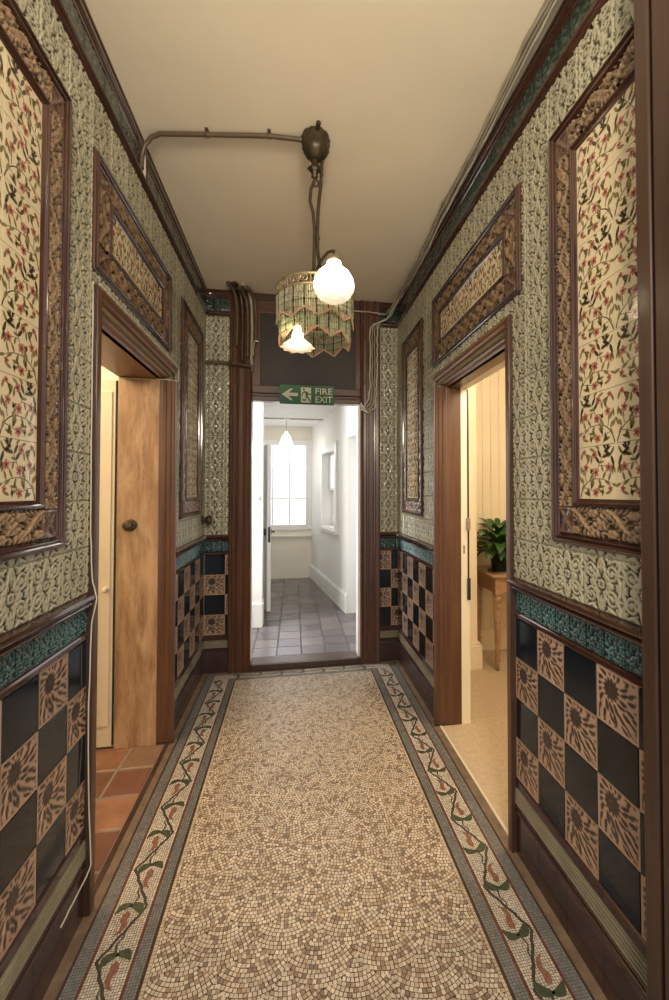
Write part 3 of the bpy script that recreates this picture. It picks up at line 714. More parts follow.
for row in range(0, 38):
    ay = FY0 - .1 + row * RF + RF             # apex of the fan, dome towards the viewer
    for ci in range(-5, 6):
        ax = .098 + ci * 2 * RF + (RF if row % 2 else 0)
        if ay - 2 * RF > fy1 or ay < FY0: continue
        st = .0126; nr = int(2 * RF / st)
        ph = rnd.uniform(.3, .6)
        for k in range(nr + 1):
            r = (k + ph) * st; lo = None; hi = None
            for q in range(0, 200):
                a = q / 200 * 1.5
                x = r * math.sin(a); y = RF - r * math.cos(a)
                if x * x + y * y > RF * RF * 1.02 or math.hypot(x - RF, y - RF) < RF * .985: break
                hi = a
            if hi is None: continue
            n = max(1, round(2 * hi * r / .0125)); off = rnd.uniform(-.1, .1)
            for m in range(n):
                a0 = -hi + 2 * hi * m / n; a1 = -hi + 2 * hi * (m + 1) / n
                g = .0011 / max(r, .004); r0, r1 = r - st / 2 + .0010, r + st / 2 - .0010
                j = lambda: rnd.uniform(-.0008, .0008)
                P = [(ax + rr * math.sin(aa) + j(), ay - rr * math.cos(aa) + j()) for rr, aa in ((r0, a0 + g), (r1, a0 + g), (r1, a1 - g), (r0, a1 - g))]
                P = [(min(max(p[0], fx0 + .0065), fx1 - .0005), min(max(p[1], FY0), fy1 - .0005)) for p in P]
                if abs(sum(P[i][0] * P[(i + 1) % 4][1] - P[(i + 1) % 4][0] * P[i][1] for i in range(4))) < 2.5e-5: continue
                tess(P, stonecol())
A.build('mosaic_field', M['mosaic'], FLO, smooth=False)
# border strips run up the left side, across the end and down the right side
A = Arr()
def strip_path(o):        # offset o measured inward from the outer edge of the outer grey band
    pass
LB = [(-.615, 'g', 5, .0086), (-.572, 'r', 1, .008), (-.564, 'w', 0, 0), (-.452, 'r', 1, .007), (-.445, 'g', 4, .0085), (-.411, 'd', 1, .008), (-.403, 'c', 1, .0105)]
RBx = {'outer': .830, 'red1': .783, 'w1': .775, 'red2': .660, 'grey2': .652, 'dark2': .612, 'cream2': .603}
# bands as (name, left x0, x1, right x0, x1, back y0, y1, rows, colour)
GREY = (.215, .215, .20); RED = (.19, .055, .035); DK = (.075, .038, .028)
BANDS = [(-.622, -.615, .816, .823, 3.487, 3.493, 1, DK), (-.615, -.573, .773, .816, 3.455, 3.487, 5, GREY), (-.573, -.565, .765, .773, 3.449, 3.455, 1, RED), (-.453, -.445, .651, .660, 3.368, 3.374, 1, RED), (-.445, -.411, .612, .651, 3.344, 3.368, 4, GREY), (-.411, -.402, .603, .612, 3.337, 3.344, 1, DK), (-.402, -.390, .592, .603, 3.326, 3.337, 1, (.60, .48, .33))]
def rows(x0, x1, y0, y1, n, col, along):
    w = (x1 - x0) / n if along == 'y' else (y1 - y0) / n
    s = .0085 if n > 1 else .0105; g = .0006
    L = (y1 - y0) if along == 'y' else (x1 - x0)
    for k in range(n):
        m = int(L / s); off = rnd.uniform(0, s)
        for i in range(m):
            k_ = rnd.uniform(.80, 1.15); c = [v * k_ for v in col]
            t0 = i * L / m + g; t1 = (i + 1) * L / m - g
            if along == 'y': P = [(x0 + k * w + g, y0 + t0), (x0 + (k + 1) * w - g, y0 + t0), (x0 + (k + 1) * w - g, y0 + t1), (x0 + k * w + g, y0 + t1)]
            else: P = [(x0 + t0, y0 + k * w + g), (x0 + t1, y0 + k * w + g), (x0 + t1, y0 + (k + 1) * w - g), (x0 + t0, y0 + (k + 1) * w - g)]
            A.quad([(p[0], p[1], .002 + rnd.uniform(-.0002, .0002)) for p in P], c)
for (a0, a1, b0, b1, c0, c1, n, col) in BANDS:
    rows(a0, a1, FY0, c1, n, col, 'y'); rows(b0, b1, FY0, c1, n, col, 'y'); rows(a1, b0, c0, c1, n, col, 'x')
WH = [(.68, .60, .48), (.62, .54, .43), (.72, .64, .52)]
def whites(x0, x1, y0, y1):
    s = .0078; nx = round((x1 - x0) / s); ny = round((y1 - y0) / s); g = .0007
    sx, sy = (x1 - x0) / nx, (y1 - y0) / ny
    ox = nrs.uniform(-.0017, .0017, (nx + 1, ny + 1)); oy = nrs.uniform(-.0017, .0017, (nx + 1, ny + 1))
    ox[0] = ox[-1] = 0; oy[:, 0] = oy[:, -1] = 0
    for i in range(nx):
        for j in range(ny):
            P = []
            for (p, q, e, f) in ((i, j, 1, 1), (i + 1, j, -1, 1), (i + 1, j + 1, -1, -1), (i, j + 1, 1, -1)):
                P.append((x0 + p * sx + ox[p, q] + e * g, y0 + q * sy + oy[p, q] + f * g, .0018 + nrs.uniform(-.0002, .0002)))
            c = WH[nrs.randint(3)]; k = nrs.uniform(.85, 1.08); A.quad(P, [v * k for v in c])
whites(-.565, -.453, FY0, 3.449); whites(.660, .765, FY0, 3.449); whites(-.453, .660, 3.374, 3.449)
A.build('mosaic_border', M['mosaic'], FLO, smooth=False)
M['vine_dark'] = mat_plain('vine_dark_stone', (.060, .048, .040), .45, 0, .35, 120, .2, 140)
M['vine_green'] = mat_plain('vine_green_stone', (.060, .072, .038), .45, 0, .35, 120, .2, 140)
M['vine_red'] = mat_plain('vine_red_stone', (.235, .105, .065), .45, 0, .35, 120, .2, 140)
vm = MB()
def vine(mp, t0, t1, P, ph, half, fl):
    # mp(t, s): t along the run, s across (positive towards the wall); nodes alternate +half / -half
    k0 = math.floor((t0 - ph) / P) - 1; k1 = math.ceil((t1 - ph) / P) + 1
    def rib(pts, w0, w1, m, z=.0026):
        pts = [p for p in pts if t0 <= p[0] <= t1]
        if len(pts) < 2: return
        L, R = poly_ribbon([mp(*p) for p in pts], w0, w1)
        for i in range(len(pts) - 1): vm.add([(*L[i], z), (*R[i], z), (*R[i + 1], z), (*L[i + 1], z)], [(0, 1, 2, 3)], m)
    def blob(P_, m, z=.0030):
        if min(p[0] for p in P_) < t0 or max(p[0] for p in P_) > t1: return
        vm.add([(*mp(*p), z) for p in P_], [tuple(range(len(P_)))], m)
    for k in range(k0, k1):
        a = (ph + k * P, half * (1 if k % 2 == 0 else -1)); b = (ph + (k + 1) * P, -a[1])
        n = 10; rib([(a[0] + (b[0] - a[0]) * i / n, a[1] + (b[1] - a[1]) * i / n + .0025 * math.sin(i * 2.1)) for i in range(n + 1)], .0095, .0095, 0)
        # motif in the triangle facing node k: tulip of two green leaves, a red bud behind it and a thin hooked stalk
        s = -1 if a[1] > 0 else 1; T0 = a[0]
        X = lambda t, q: (T0 + fl * 1.22 * t, s * (1.25 * (q - .010) + .006))
        rib([X(.012, .006), X(.034, .000), X(.052, .010), X(.070, .006), X(.082, .016), X(.088, .024)], .006, .004, 0, .0028)
        c = X(.004, .010)
        def lobe(p, q, w, hook):
            n = 6; d = Vector((q[0] - p[0], q[1] - p[1])); L_ = d.length; d.normalize(); e = Vector((-d.y, d.x)); A_, B_ = [], []
            for i in range(n + 1):
                u = i / n; c_ = Vector(p) + d * L_ * u + e * hook * math.sin(PI * u); ww = w * (.55 + .45 * math.sin(PI * min(1, u * 1.15))) * (1 if u < .75 else 1 - (u - .75) * 2.2)
                A_.append(c_ + e * ww); B_.append(c_ - e * ww)
            blob([X(*p_) for p_ in A_] + [X(*p_) for p_ in B_[::-1]], 1)
        lobe((.012, .010), (-.010, .046), .0108, -.008); lobe((.012, .012), (-.022, -.020), .0115, .009)
        blob([X(-.006, .014), X(-.014, .024), X(-.030, .026), X(-.044, .018), X(-.060, .020), X(-.074, .030), X(-.066, .012), X(-.048, .004), X(-.030, .008), X(-.016, .006)], 2)
vine(lambda t, s: (-.509 - s, t), FY0 + .01, 3.36, .1585, 1.435, .044, 1)
vine(lambda t, s: (.7125 + s, t), FY0 + .01, 3.36, .161, 1.298, .042, -1)
vine(lambda t, s: (t, 3.4115 + s * .8), -.44, .65, .1585, -.40, .027, 1)
vm.build('vine_pattern', [M['vine_dark'], M['vine_green'], M['vine_red']], FLO)
mb = MB(); mb.box(XL, -.623, FY0, YB, .0, .0022); mb.box(.824, XR, FY0, YB, 0, .0022); mb.box(-.623, .824, 3.494, YB, 0, .0022); mb.build('stone_margin', M['stone'], FLO)

def tiled(name, rect, z, s, cols, mat, rot=0., kind=True, gap=.006, clip=None):
    x0, x1, y0, y1 = rect; A = Arr()
    for i in range(math.ceil((x1 - x0) / s)):
        for j in range(math.ceil((y1 - y0) / s)):
            a, b, c, d = x0 + i * s + gap / 2, min(x1, x0 + (i + 1) * s) - gap / 2, y0 + j * s + gap / 2, min(y1, y0 + (j + 1) * s) - gap / 2
            if b - a < .01 or d - c < .01: continue
            col = np.array(rnd.choice(cols)) * rnd.uniform(.85, 1.12)
            P = np.zeros((4, 4, 3)); us = [a, a + .004, b - .004, b]; vs = [c, c + .004, d - .004, d]
            for m in range(4):
                for n in range(4): P[m, n] = (us[m], vs[n], z + (.0 if m in (0, 3) or n in (0, 3) else .003) + rnd.uniform(-.0004, .0004))
            A.grid(P, np.tile(col, (4, 4, 1)))
    return A
# quarry tiles of the left room
mb = MB(); mb.box(-2.75, XL, .7, 3.3, -.05, -.004); FL2 = struct(mb.build('floor_2', mat_plain('cement_joint', (.27, .205, .145), .8)))
tiled('q', (-2.75 + .056, XL - .012, .745, 3.3), -.004, .205, [(.30, .135, .075), (.235, .10, .06), (.38, .18, .10), (.20, .10, .065), (.33, .19, .11)], None, gap=.014).build('quarry_tiles', M['quarry'], FL2, smooth=False)
# carpet of the right room
mb = MB(); mb.box(XR + .0, 3.2, .7, 3.60, -.05, .001); struct(mb.build('floor_3', M['carpet']))

# ------------------------------------------------------------------ room beyond the end doorway
BZ, BC = .055, 2.375                    # floor and ceiling
RA, RB_ = Vector((.281, 6.79)), Vector((.590, 4.734))       # skewed right wall of the passage
mb = MB(); mb.box(-1.6, 1.0, YB + .10, 7.0, -.02, BZ - .003); FL3 = struct(mb.build('floor_4', mat_plain('passage_joint', (.05, .045, .045), .7)))
A = tiled('p', (-1.52, .99, YB + .12, 6.79), BZ - .003, .2, [(.155, .13, .13), (.13, .108, .11), (.18, .148, .14), (.145, .122, .125)], None, gap=.007)
A.build('passage_tiles', M['passage'], FL3, smooth=False)
mb = MB(); mb.box(-1.6, 1.1, YB + .10, 7.0, BC, BC + .05); struct(mb.build('ceiling_2', M['plaster']))
# far wall with a big window opening
WX0, WX1, WZ0, WZ1 = -.575, .205, .86, 2.10
mb = MB(); mb.box(-1.6, WX0, 6.79, 6.95, 0, BC); mb.box(WX1, 1.0, 6.79, 6.95, 0, BC); mb.box(WX0, WX1, 6.79, 6.95, 0, WZ0); mb.box(WX0, WX1, 6.79, 6.95, WZ1, BC)
struct(mb.build('wall_far', mat_plain('cream_plaster', (.80, .75, .64), .7, 0, .03, 3)))
mb = MB(); mb.box(WX0 - .09, WX0 + .012, 6.765, 6.86, WZ0 - .06, WZ1 + .06, 0, .005); mb.box(WX1 - .012, WX1 + .085, 6.765, 6.86, WZ0 - .06, WZ1 + .06, 0, .005)
mb.box(WX0, WX1, 6.765, 6.86, WZ1 - .012, WZ1 + .07, 0, .005); mb.box(WX0, WX1, 6.765, 6.86, WZ0 - .07, WZ0 + .012, 0, .005)
W1 = struct(mb.build('window_1', M['white']))
mb = MB()
for x in (-.305, -.053): mb.box(x - .011, x + .011, 6.79, 6.835, WZ0, WZ1, 0, .003)
for z in (1.697, 1.272): mb.box(WX0, WX1, 6.80, 6.835, z - .010, z + .010, 0, .003)
mb.build('glazing_bars', M['white'], W1)
mb = MB(); mb.box(WX0, WX1, 6.815, 6.820, WZ0, WZ1); mb.build('pane', M['pane'], W1)
mb = MB(); mb.box(WX0 - .12, .285, 6.735, 6.80, .690, .715, 0, .006); mb.build('window_sill', M['white'], W1)
# right wall, local frame along RA -> RB_
rd = (RB_ - RA); RL = rd.length; rd.normalize(); rn = Vector((rd.y, -rd.x))          # rn points into the passage (-x)
if rn.x > 0: rn = -rn
def rw(t, n, z): p = RA + rd * t + rn * n; return (p.x, p.y, z)
def rbox(mb, t0, t1, n0, n1, z0, z1, mi=0):
    V = [rw(t, n, z) for z in (z0, z1) for n in (n0, n1) for t in (t0, t1)]
    mb.add(V, [(0, 2, 3, 1), (4, 5, 7, 6), (0, 1, 5, 4), (2, 6, 7, 3), (0, 4, 6, 2), (1, 3, 7, 5)], mi)
def tat(y): return (RA.y - y) / abs(rd.y)
S0, S1, SZ0, SZ1 = tat(5.96), tat(5.24), .92, 1.90
mb = MB(); rbox(mb, 0, S0, -.28, 0, 0, BC); rbox(mb, S1, RL, -.28, 0, 0, BC); rbox(mb, S0, S1, -.28, 0, 0, SZ0); rbox(mb, S0, S1, -.28, 0, SZ1, BC)
te = tat(3.78); rbox(mb, RL, te, -.28, 0, 1.97, BC); rbox(mb, te, tat(3.605), -.28, 0, 0, BC)
struct(mb.build('wall_passage_right', M['plaster']))
mb = MB(); rbox(mb, 0, RL + .004, 0, .022, BZ, BZ + .19); rbox(mb, 0, RL + .004, 0, .014, BZ + .19, BZ + .205); struct(mb.build('baseboard_passage_right', M['white']))
mb = MB()
for (a, b, c, d) in ((S0 - .07, S0 + .01, SZ0 - .05, SZ1 + .09), (S1 - .01, S1 + .07, SZ0 - .05, SZ1 + .09)): rbox(mb, a, b, -.03, .022, c, d)
rbox(mb, S0, S1, -.03, .022, SZ1 - .01, SZ1 + .09); rbox(mb, S0 - .09, S1 + .09, -.02, .05, SZ0 - .05, SZ0 - .01); rbox(mb, S0, S0 + .012, -.2, 0, SZ0, SZ1); rbox(mb, S1 - .012, S1, -.2, 0, SZ0, SZ1)
W2 = struct(mb.build('window_2', M['white']))
zm = (SZ0 + SZ1) / 2 - .02
mb = MB()
for z0, z1, n0 in ((zm, SZ1, -.12), (SZ0, zm + .04, -.16)):
    rbox(mb, S0 + .012, S0 + .05, n0, n0 + .035, z0, z1); rbox(mb, S1 - .05, S1 - .012, n0, n0 + .035, z0, z1); rbox(mb, S0 + .05, S1 - .05, n0, n0 + .035, z1 - .04, z1); rbox(mb, S0 + .05, S1 - .05, n0, n0 + .035, z0, z0 + .04)
rbox(mb, (S0 + S1) / 2 - .009, (S0 + S1) / 2 + .009, -.11, -.085, zm + .04, SZ1 - .04); rbox(mb, S0 + .05, S1 - .05, -.11, -.085, (zm + SZ1) / 2 - .009, (zm + SZ1) / 2 + .009)
mb.build('sash_frame', M['white'], W2)
mb = MB(); rbox(mb, S0 + .04, S1 - .04, -.108, -.102, zm + .03, SZ1 - .03); rbox(mb, S0 + .04, S1 - .04, -.148, -.142, SZ0 + .03, zm + .01); mb.build('pane', M['pane2'], W2)
# left pier, left wall and the white door leaf standing open behind it
mb = MB(); mb.box(-.75, -.290, 4.40, 4.56, BZ - .01, BC); mb.box(-.75, -.60, 4.56, 6.79, BZ - .01, BC); mb.box(-1.6, -1.5, 3.6, 4.4, 0, BC); mb.box(-1.6, -.75, 4.40, 4.56, 0, BC); mb.box(1.0, 1.1, 3.6, 4.8, 0, BC); mb.box(.60, 1.1, 4.74, 4.84, 0, BC)
struct(mb.build('wall_passage_left', M['plaster']))
mb = MB(); mb.box(-.75, -.281, 4.382, 4.401, BZ, BZ + .235, 0, .006); mb.box(-.300, -.281, 4.39, 4.57, BZ, BZ + .235, 0, .006); struct(mb.build('baseboard_passage_left', M['white']))
mb = MB(); mb.lathe([(0, 0), (.03, 0), (.03, -.008), (.014, -.014), (0, -.014)], (-.335, 4.40, 1.32), 16, axis='y'); tag(mb.build('light_switch', M['white']), 'small round white switch on the white pier beyond the end doorway', 'switch')
def leafbox(mb, P, Q, th, s0, s1, z0, z1, off=0.):
    d = (Q - P).normalized(); n = Vector((-d.y, d.x))
    V = [(*(P + d * s + n * o), z) for z in (z0, z1) for o in (off, off + th) for s in (s0, s1)]
    mb.add([(v[0], v[1], v[2]) for v in V], [(0, 2, 3, 1), (4, 5, 7, 6), (0, 1, 5, 4), (2, 6, 7, 3), (0, 4, 6, 2), (1, 3, 7, 5)])
P_, Q_ = Vector((-.236, 4.945)), Vector((-.545, 5.745))
mb = MB(); leafbox(mb, P_, Q_, .042, 0, .85, BZ + .008, 1.905)
D5 = struct(mb.build('door_5', M['white']), 'white door leaf standing open in the passage beyond')
dd = (Q_ - P_).normalized(); dn = Vector((-dd.y, dd.x))
mb = MB(); leafbox(mb, P_, Q_, .002, .10, .75, .20, .72, .042); leafbox(mb, P_, Q_, .002, .10, .75, .98, 1.80, .042); mb.build('sunk_panel', M['white'], D5)
for sgn, nm in ((1, 'door_handle'), (-1, 'door_handle')):
    mb = MB(); b = P_ + dd * .06 + dn * (.042 if sgn > 0 else 0); q = lambda o, z, s=0: (*(b + dn * sgn * o + dd * s), z)
    mb.tube([q(0, .93), q(.05, .93)], .009, 8); mb.tube([q(.05, .93, -.01), q(.055, .93, .03), q(.052, .925, .10)], [.012, .010, .008], 8); mb.lathe([(0, -.035), (.022, -.035), (.022, .035), (0, .035)], q(.004, .93), 10); mb.build(nm, M['black'], D5)
mb = MB(); leafbox(mb, P_, Q_, .024, -.004, .002, .82, .99, .008); mb.build('lock_plate', M['black'], D5)
# lamp of the passage and a surface conduit across its ceiling
lx, ly = -.091, 5.99
root = empty('pendant_lamp', (lx, ly, BC), 'small white bell-shaped pendant lamp on the ceiling of the passage beyond', 'lamp')
mb = MB(); mb.lathe([(.045, 0), (.045, -.012), (.030, -.022), (.010, -.026), (0, -.027)], (lx, ly, BC), 20); mb.build('ceiling_rose', M['white'], root)
mb = MB(); mb.tube([(lx, ly, BC - .02), (lx, ly, 2.17)], .0045, 8); mb.build('cord', M['whitecable'], root)
mb = MB(); mb.lathe([(.018, 2.195), (.024, 2.175), (.030, 2.165), (.058, 2.13), (.078, 2.075), (.094, 2.012), (.088, 2.012), (.072, 2.075), (.052, 2.125), (.024, 2.158), (.012, 2.166)], (lx, ly, 0), 28, cap=False); mb.build('lamp_shade', M['panelamp'], root)
mb = MB(); mb.lathe([(.0, 2.16), (.012, 2.15), (.014, 2.12), (.028, 2.085), (.03, 2.065), (.018, 2.045), (0, 2.04)], (lx, ly, 0), 16, cap=False); mb.build('bulb', M['panelamp'], root)
mb = MB(); mb.box(-1.0, .46, ly - .014, ly + .014, BC - .018, BC, 0, .004); tag(mb.build('ceiling_conduit', M['whitecable']), 'thin pale conduit running across the passage ceiling past the white lamp', 'conduit')

# ------------------------------------------------------------------ room on the right: cream boarding, table, plant
mb = MB()
for x0 in np.arange(1.10, 3.2, .078):
    mb.box(x0 + .001, x0 + .077, 3.592, 3.61, .16, 2.60, 0, .0025)
mb.box(1.05, 3.3, 3.603, 3.66, 0, 2.62)
WRM = struct(mb.build('wall_boarded', M['cream']))
mb = MB(); mb.box(1.06, 3.2, 3.574, 3.60, 0, .185, 0, .006); struct(mb.build('baseboard_boarded', M['cream']))
mb = MB(); mb.box(3.2, 3.3, .6, 3.66, 0, 2.6); mb.box(XRo, 3.3, .6, .7, 0, 2.6); mb.box(XRo, XRo + .01, .7, DR[0] - .03, 0, 2.6); mb.box(XRo, XRo + .01, DR[1] + .04, 3.6, 0, 2.6); mb.box(XRo, XRo + .01, DR[0] - .03, DR[1] + .04, DH + .04, 2.6); struct(mb.build('wall_plant_room', M['cream']))
mb = MB(); mb.box(XRo, 3.3, .6, 3.66, 2.6, 2.65); struct(mb.build('ceiling_3', M['cream']))
mb = MB(); mb.box(1.362, 1.425, 3.22, 3.60, .20, 2.6, 0, .004); mb.box(1.425, 1.434, 3.235, 3.60, .2, 2.6, 0, .002)
mb.box(1.356, 1.462, 3.205, 3.60, 0, .185, 0, .004); mb.box(1.360, 1.452, 3.21, 3.60, .185, .205, 0, .006); struct(mb.build('trim_8', M['cream']), 'cream panelled pilaster on a square base block')
TX0, TX1, TY0, TY1, TZ = 1.505, 2.45, 3.115, 3.565, .742
root = empty('side_table', (1.98, 3.34, 0), 'pine side table with turned legs in the right-hand room, carrying the plant', 'table')
mb = MB(); mb.box(TX0, TX1, TY0, TY1, TZ - .022, TZ, 0, .007); mb.build('table_top', M['tablewood'], root)
mb = MB()
mb.box(TX0 + .06, TX1 - .06, TY0 + .035, TY0 + .055, TZ - .145, TZ - .022, 0, .002); mb.box(TX0 + .06, TX1 - .06, TY1 - .055, TY1 - .035, TZ - .145, TZ - .022, 0, .002)
mb.box(TX0 + .035, TX0 + .055, TY0 + .06, TY1 - .06, TZ - .145, TZ - .022, 0, .002); mb.box(TX1 - .055, TX1 - .035, TY0 + .06, TY1 - .06, TZ - .145, TZ - .022, 0, .002)
mb.build('apron', M['tablewood'], root)
LEG = [(0, 0), (.013, 0), (.016, .03), (.021, .07), (.024, .10), (.018, .115), (.018, .125), (.025, .14), (.018, .155), (.019, .17), (.024, .25), (.029, .38), (.031, .46), (.026, .475), (.026, .483), (.033, .495), (.026, .508), (.026, .515), (.034, .535), (.034, .555), (.024, .575)]
for lx_, ly_ in ((TX0 + .063, TY0 + .05), (TX1 - .063, TY0 + .05), (TX0 + .063, TY1 - .05), (TX1 - .063, TY1 - .05)):
    mb = MB(); mb.lathe(LEG, (lx_, ly_, 0), 20); mb.box(lx_ - .028, lx_ + .028, ly_ - .028, ly_ + .028, .575, TZ - .022, 0, .002); mb.build('leg', M['tablewood'], root)
px, py = 1.665, 3.30
root = empty('potted_plant', (px, py, TZ), 'leafy green houseplant in a black pot on the pine side table', 'plant')
mb = MB(); mb.lathe([(.0, .002), (.062, .002), (.066, .0), (.068, .006), (.084, .135), (.090, .136), (.091, .155), (.085, .156), (.080, .138), (.0, .136)], (px, py, TZ), 28, cap=False); POT = mb.build('pot', M['pot'], root)
mb = MB(); mb.lathe([(.105, .0), (.108, .010), (.102, .008), (.0, .004)], (px, py, TZ), 24, cap=False); mb.build('saucer', M['pot'], root)
mb = MB(); mb.lathe([(.079, .140), (.05, .146), (0, .148)], (px, py, TZ), 20, cap=False); mb.build('soil', M['soil'], POT)
mb = MB(); R = random.Random(21)
for k in range(105):
    a = R.uniform(0, 2 * PI); el = R.uniform(.25, 1.35); ln = R.uniform(.09, .19); w = ln * R.uniform(.20, .28)
    p = Vector((px + R.uniform(-.03, .03), py + R.uniform(-.03, .03), TZ + .145)); d = Vector((math.cos(a) * math.cos(el), math.sin(a) * math.cos(el), math.sin(el)))
    st = R.uniform(.05, .22); pts = [p]; v = d.copy()
    for i in range(5): v = (v + Vector((0, 0, -.05 * i * .4))).normalized(); pts.append(pts[-1] + v * st / 5)
    mb.tube(pts, .0022, 5)
    side = v.cross(Vector((0, 0, 1))); side.normalize(); rows_ = []
    q = pts[-1]; n = 9
    for i in range(n + 1):
        t = i / n; ww = w * (math.sin(PI * min(1, .04 + t * .96)) ** .75) * (1 - .25 * t)
        v = (v + Vector((0, 0, -1)) * (.10 + .12 * t)).normalized(); nn = side.cross(v)
        rows_.append([q - side * ww + nn * ww * .35, q, q + side * ww + nn * ww * .35]); q = q + v * ln / n
    V = [x for r_ in rows_ for x in r_]; mb.add(V, [f for i in range(n) for f in ((3 * i, 3 * i + 1, 3 * i + 4, 3 * i + 3), (3 * i + 1, 3 * i + 2, 3 * i + 5, 3 * i + 4))], 0, True)
mb.build('foliage', M['leaf'], root, recalc=False)

# ------------------------------------------------------------------ left room shell
mb = MB(); mb.box(-2.85, -2.75, .6, 3.3, 0, 2.6); mb.box(-2.85, XLo, .6, .7, 0, 2.6); mb.box(-2.85, XLo, 3.2, 3.3, 0, 2.6); mb.box(XLo - .01, XLo, .7, DL[0] - .02, 0, 2.6); mb.box(XLo - .01, XLo, DL[1] + .06, 3.2, 0, 2.6); mb.box(XLo - .01, XLo, DL[0] - .02, DL[1] + .06, DH + .02, 2.6); struct(mb.build('wall_left_room', M['cream']))
mb = MB(); mb.box(-2.85, XLo, .6, 3.3, 2.6, 2.65); struct(mb.build('ceiling_4', M['cream']))

# ------------------------------------------------------------------ ceiling conduit and pendant light
rx, ry = .100, 1.900
root = empty('ceiling_conduit', (rx - .3, ry, ZC), 'brown painted metal conduit on the corridor ceiling leading from the left wall to the lamp', 'conduit')
pts = [(XL + .012, 2.03, 2.80), (XL + .014, 2.025, 2.85), (XL + .030, 2.015, 2.895), (XL + .06, 2.0, 2.922), (XL + .10, 1.985, 2.931), (XL + .3, 1.955, 2.932), (-.1, 1.915, 2.932), (rx - .05, ry + .005, 2.928)]
mb = MB(); mb.tube(pts, .0098, 10); mb.build('pipe', M['pipe'], root)
for t in (5, 6):
    c = pts[t]; mb = MB(); mb.lathe([(.0118, -.008), (.0118, .008)], c, 12, axis='x'); mb.box(c[0] - .007, c[0] + .007, c[1] - .024, c[1] + .024, 2.941, ZC, 0, .001); mb.build('saddle_clip', M['pipe'], root)
mb = MB(); mb.tube([(XL + .016, 2.05, 2.875), (XL + .018, 2.048, 2.80), (XL + .016, 2.052, 2.775)], .007, 8); o = mb.build('cable_tail', M['whitecable'], root); o['label'] = 'short pale cable tail hanging from the conduit'

root = empty('pendant_lamp', (rx, ry, ZC), 'old pendant light with a glowing ribbed globe and a green bead-fringed drum shade', 'lamp')
mb = MB(); mb.lathe([(.03, 0), (.058, 0), (.062, -.010), (.058, -.022), (.060, -.034), (.054, -.052), (.058, -.060), (.046, -.082), (.028, -.098), (.014, -.104), (0, -.105)], (rx, ry, ZC), 26, mod=lambda a, h: 1 + .05 * math.cos(10 * a)); 
mb.lathe([(.010, 0), (.010, .0)], (rx, ry, ZC), 8, cap=False); mb.build('ceiling_rose', M['iron'], root)
mb = MB(); mb.tube([(rx + .004, ry - .055, ZC - .012), (rx + .008, ry - .09, ZC - .010)], .010, 8); mb.build('bracket_bar', M['iron'], root)
mb = MB(); mb.lathe([(.006, -.100), (.016, -.112), (.010, -.122), (.020, -.138), (.027, -.146), (.018, -.160), (.010, -.166), (.014, -.178), (.006, -.190), (0, -.19)], (rx - .004, ry, ZC), 18, mod=lambda a, h: 1 + .18 * math.cos(6 * a), cap=False)
mb.tube([(rx - .004, ry, ZC - .185), (rx + .012, ry, ZC - .200), (rx + .010, ry, ZC - .218), (rx - .006, ry, ZC - .220), (rx - .012, ry, ZC - .208)], .005, 8)
for k in range(4):
    a = PI / 2 * k + .4; mb.tube([(rx, ry, ZC - .150), (rx + .030 * math.cos(a), ry + .03 * math.sin(a), ZC - .146), (rx + .036 * math.cos(a), ry + .036 * math.sin(a), ZC - .160)], .005, 6)
mb.build('ornate_hook', M['iron'], root)
mb = MB(); mb.tube([(rx - .006, ry, ZC - .20), (rx - .020, ry, ZC - .235), (rx - .024, ry, ZC - .290), (rx - .010, ry, ZC - .340), (rx - .004, ry, ZC - .42), (rx - .005, ry, ZC - .50), (rx - .007, ry, 2.340)], .0072, 8); mb.build('cord', M['iron'], root)
mb = MB(); mb.tube([(rx + .030, ry + .01, ZC - .06), (rx + .024, ry + .008, ZC - .20), (rx + .012, ry + .004, ZC - .32), (rx + .008, ry, ZC - .44), (rx + .010, ry - .01, ZC - .52), (rx + .018, ry - .03, 2.355)], .0078, 8); mb.lathe([(0, -.009), (.010, -.006), (.010, .006), (0, .009)], (rx + .010, ry - .002, ZC - .45), 10); mb.build('stem', M['iron'], root)
# spider carrying the drum ring, then the arm to the globe
RR, RZ0, RZ1 = .166, 2.212, 2.262
mb = MB()
for k in range(3):
    a = 2 * PI * k / 3 + .5; mb.tube([(rx, ry, 2.340), (rx + RR * .5 * math.cos(a), ry + RR * .5 * math.sin(a), 2.314), (rx + RR * math.cos(a), ry + RR * math.sin(a), RZ1)], .004, 8)
mb.lathe([(0, -.02), (.018, -.015), (.022, .0), (.014, .015), (0, .02)], (rx, ry, 2.340), 16); SPI = mb.build('spider', M['iron'], root)
mb = MB(); nseg = 64
for (z0, z1, r) in ((RZ1 - .009, RZ1, RR + .003), (RZ0, RZ0 + .009, RR + .003)):
    mb.lathe([(r - .004, z0), (r, z0 + .001), (r + .001, (z0 + z1) / 2), (r, z1 - .001), (r - .004, z1)], (rx, ry, 0), nseg, cap=False)
for k in range(20):        # pierced scrolls between the two hoops
    a = 2 * PI * k / 20; s = 1 if k % 2 else -1; pts = []
    for i in range(16):
        t = i / 15; r_ = .019 * (1 - .75 * t); th = t * 2.2 * PI; pts.append((a + s * (r_ * math.cos(th)) / RR, (RZ0 + RZ1) / 2 + r_ * math.sin(th)))
    mb.tube([(rx + RR * math.cos(q), ry + RR * math.sin(q), z) for q, z in pts], .0026, 6)
    mb.tube([(rx + RR * math.cos(a + .157), ry + RR * math.sin(a + .157), RZ0 + .004), (rx + RR * math.cos(a + .157), ry + RR * math.sin(a + .157), RZ1 - .004)], .0022, 6)
mb.build('pierced_band', M['brass'], SPI)
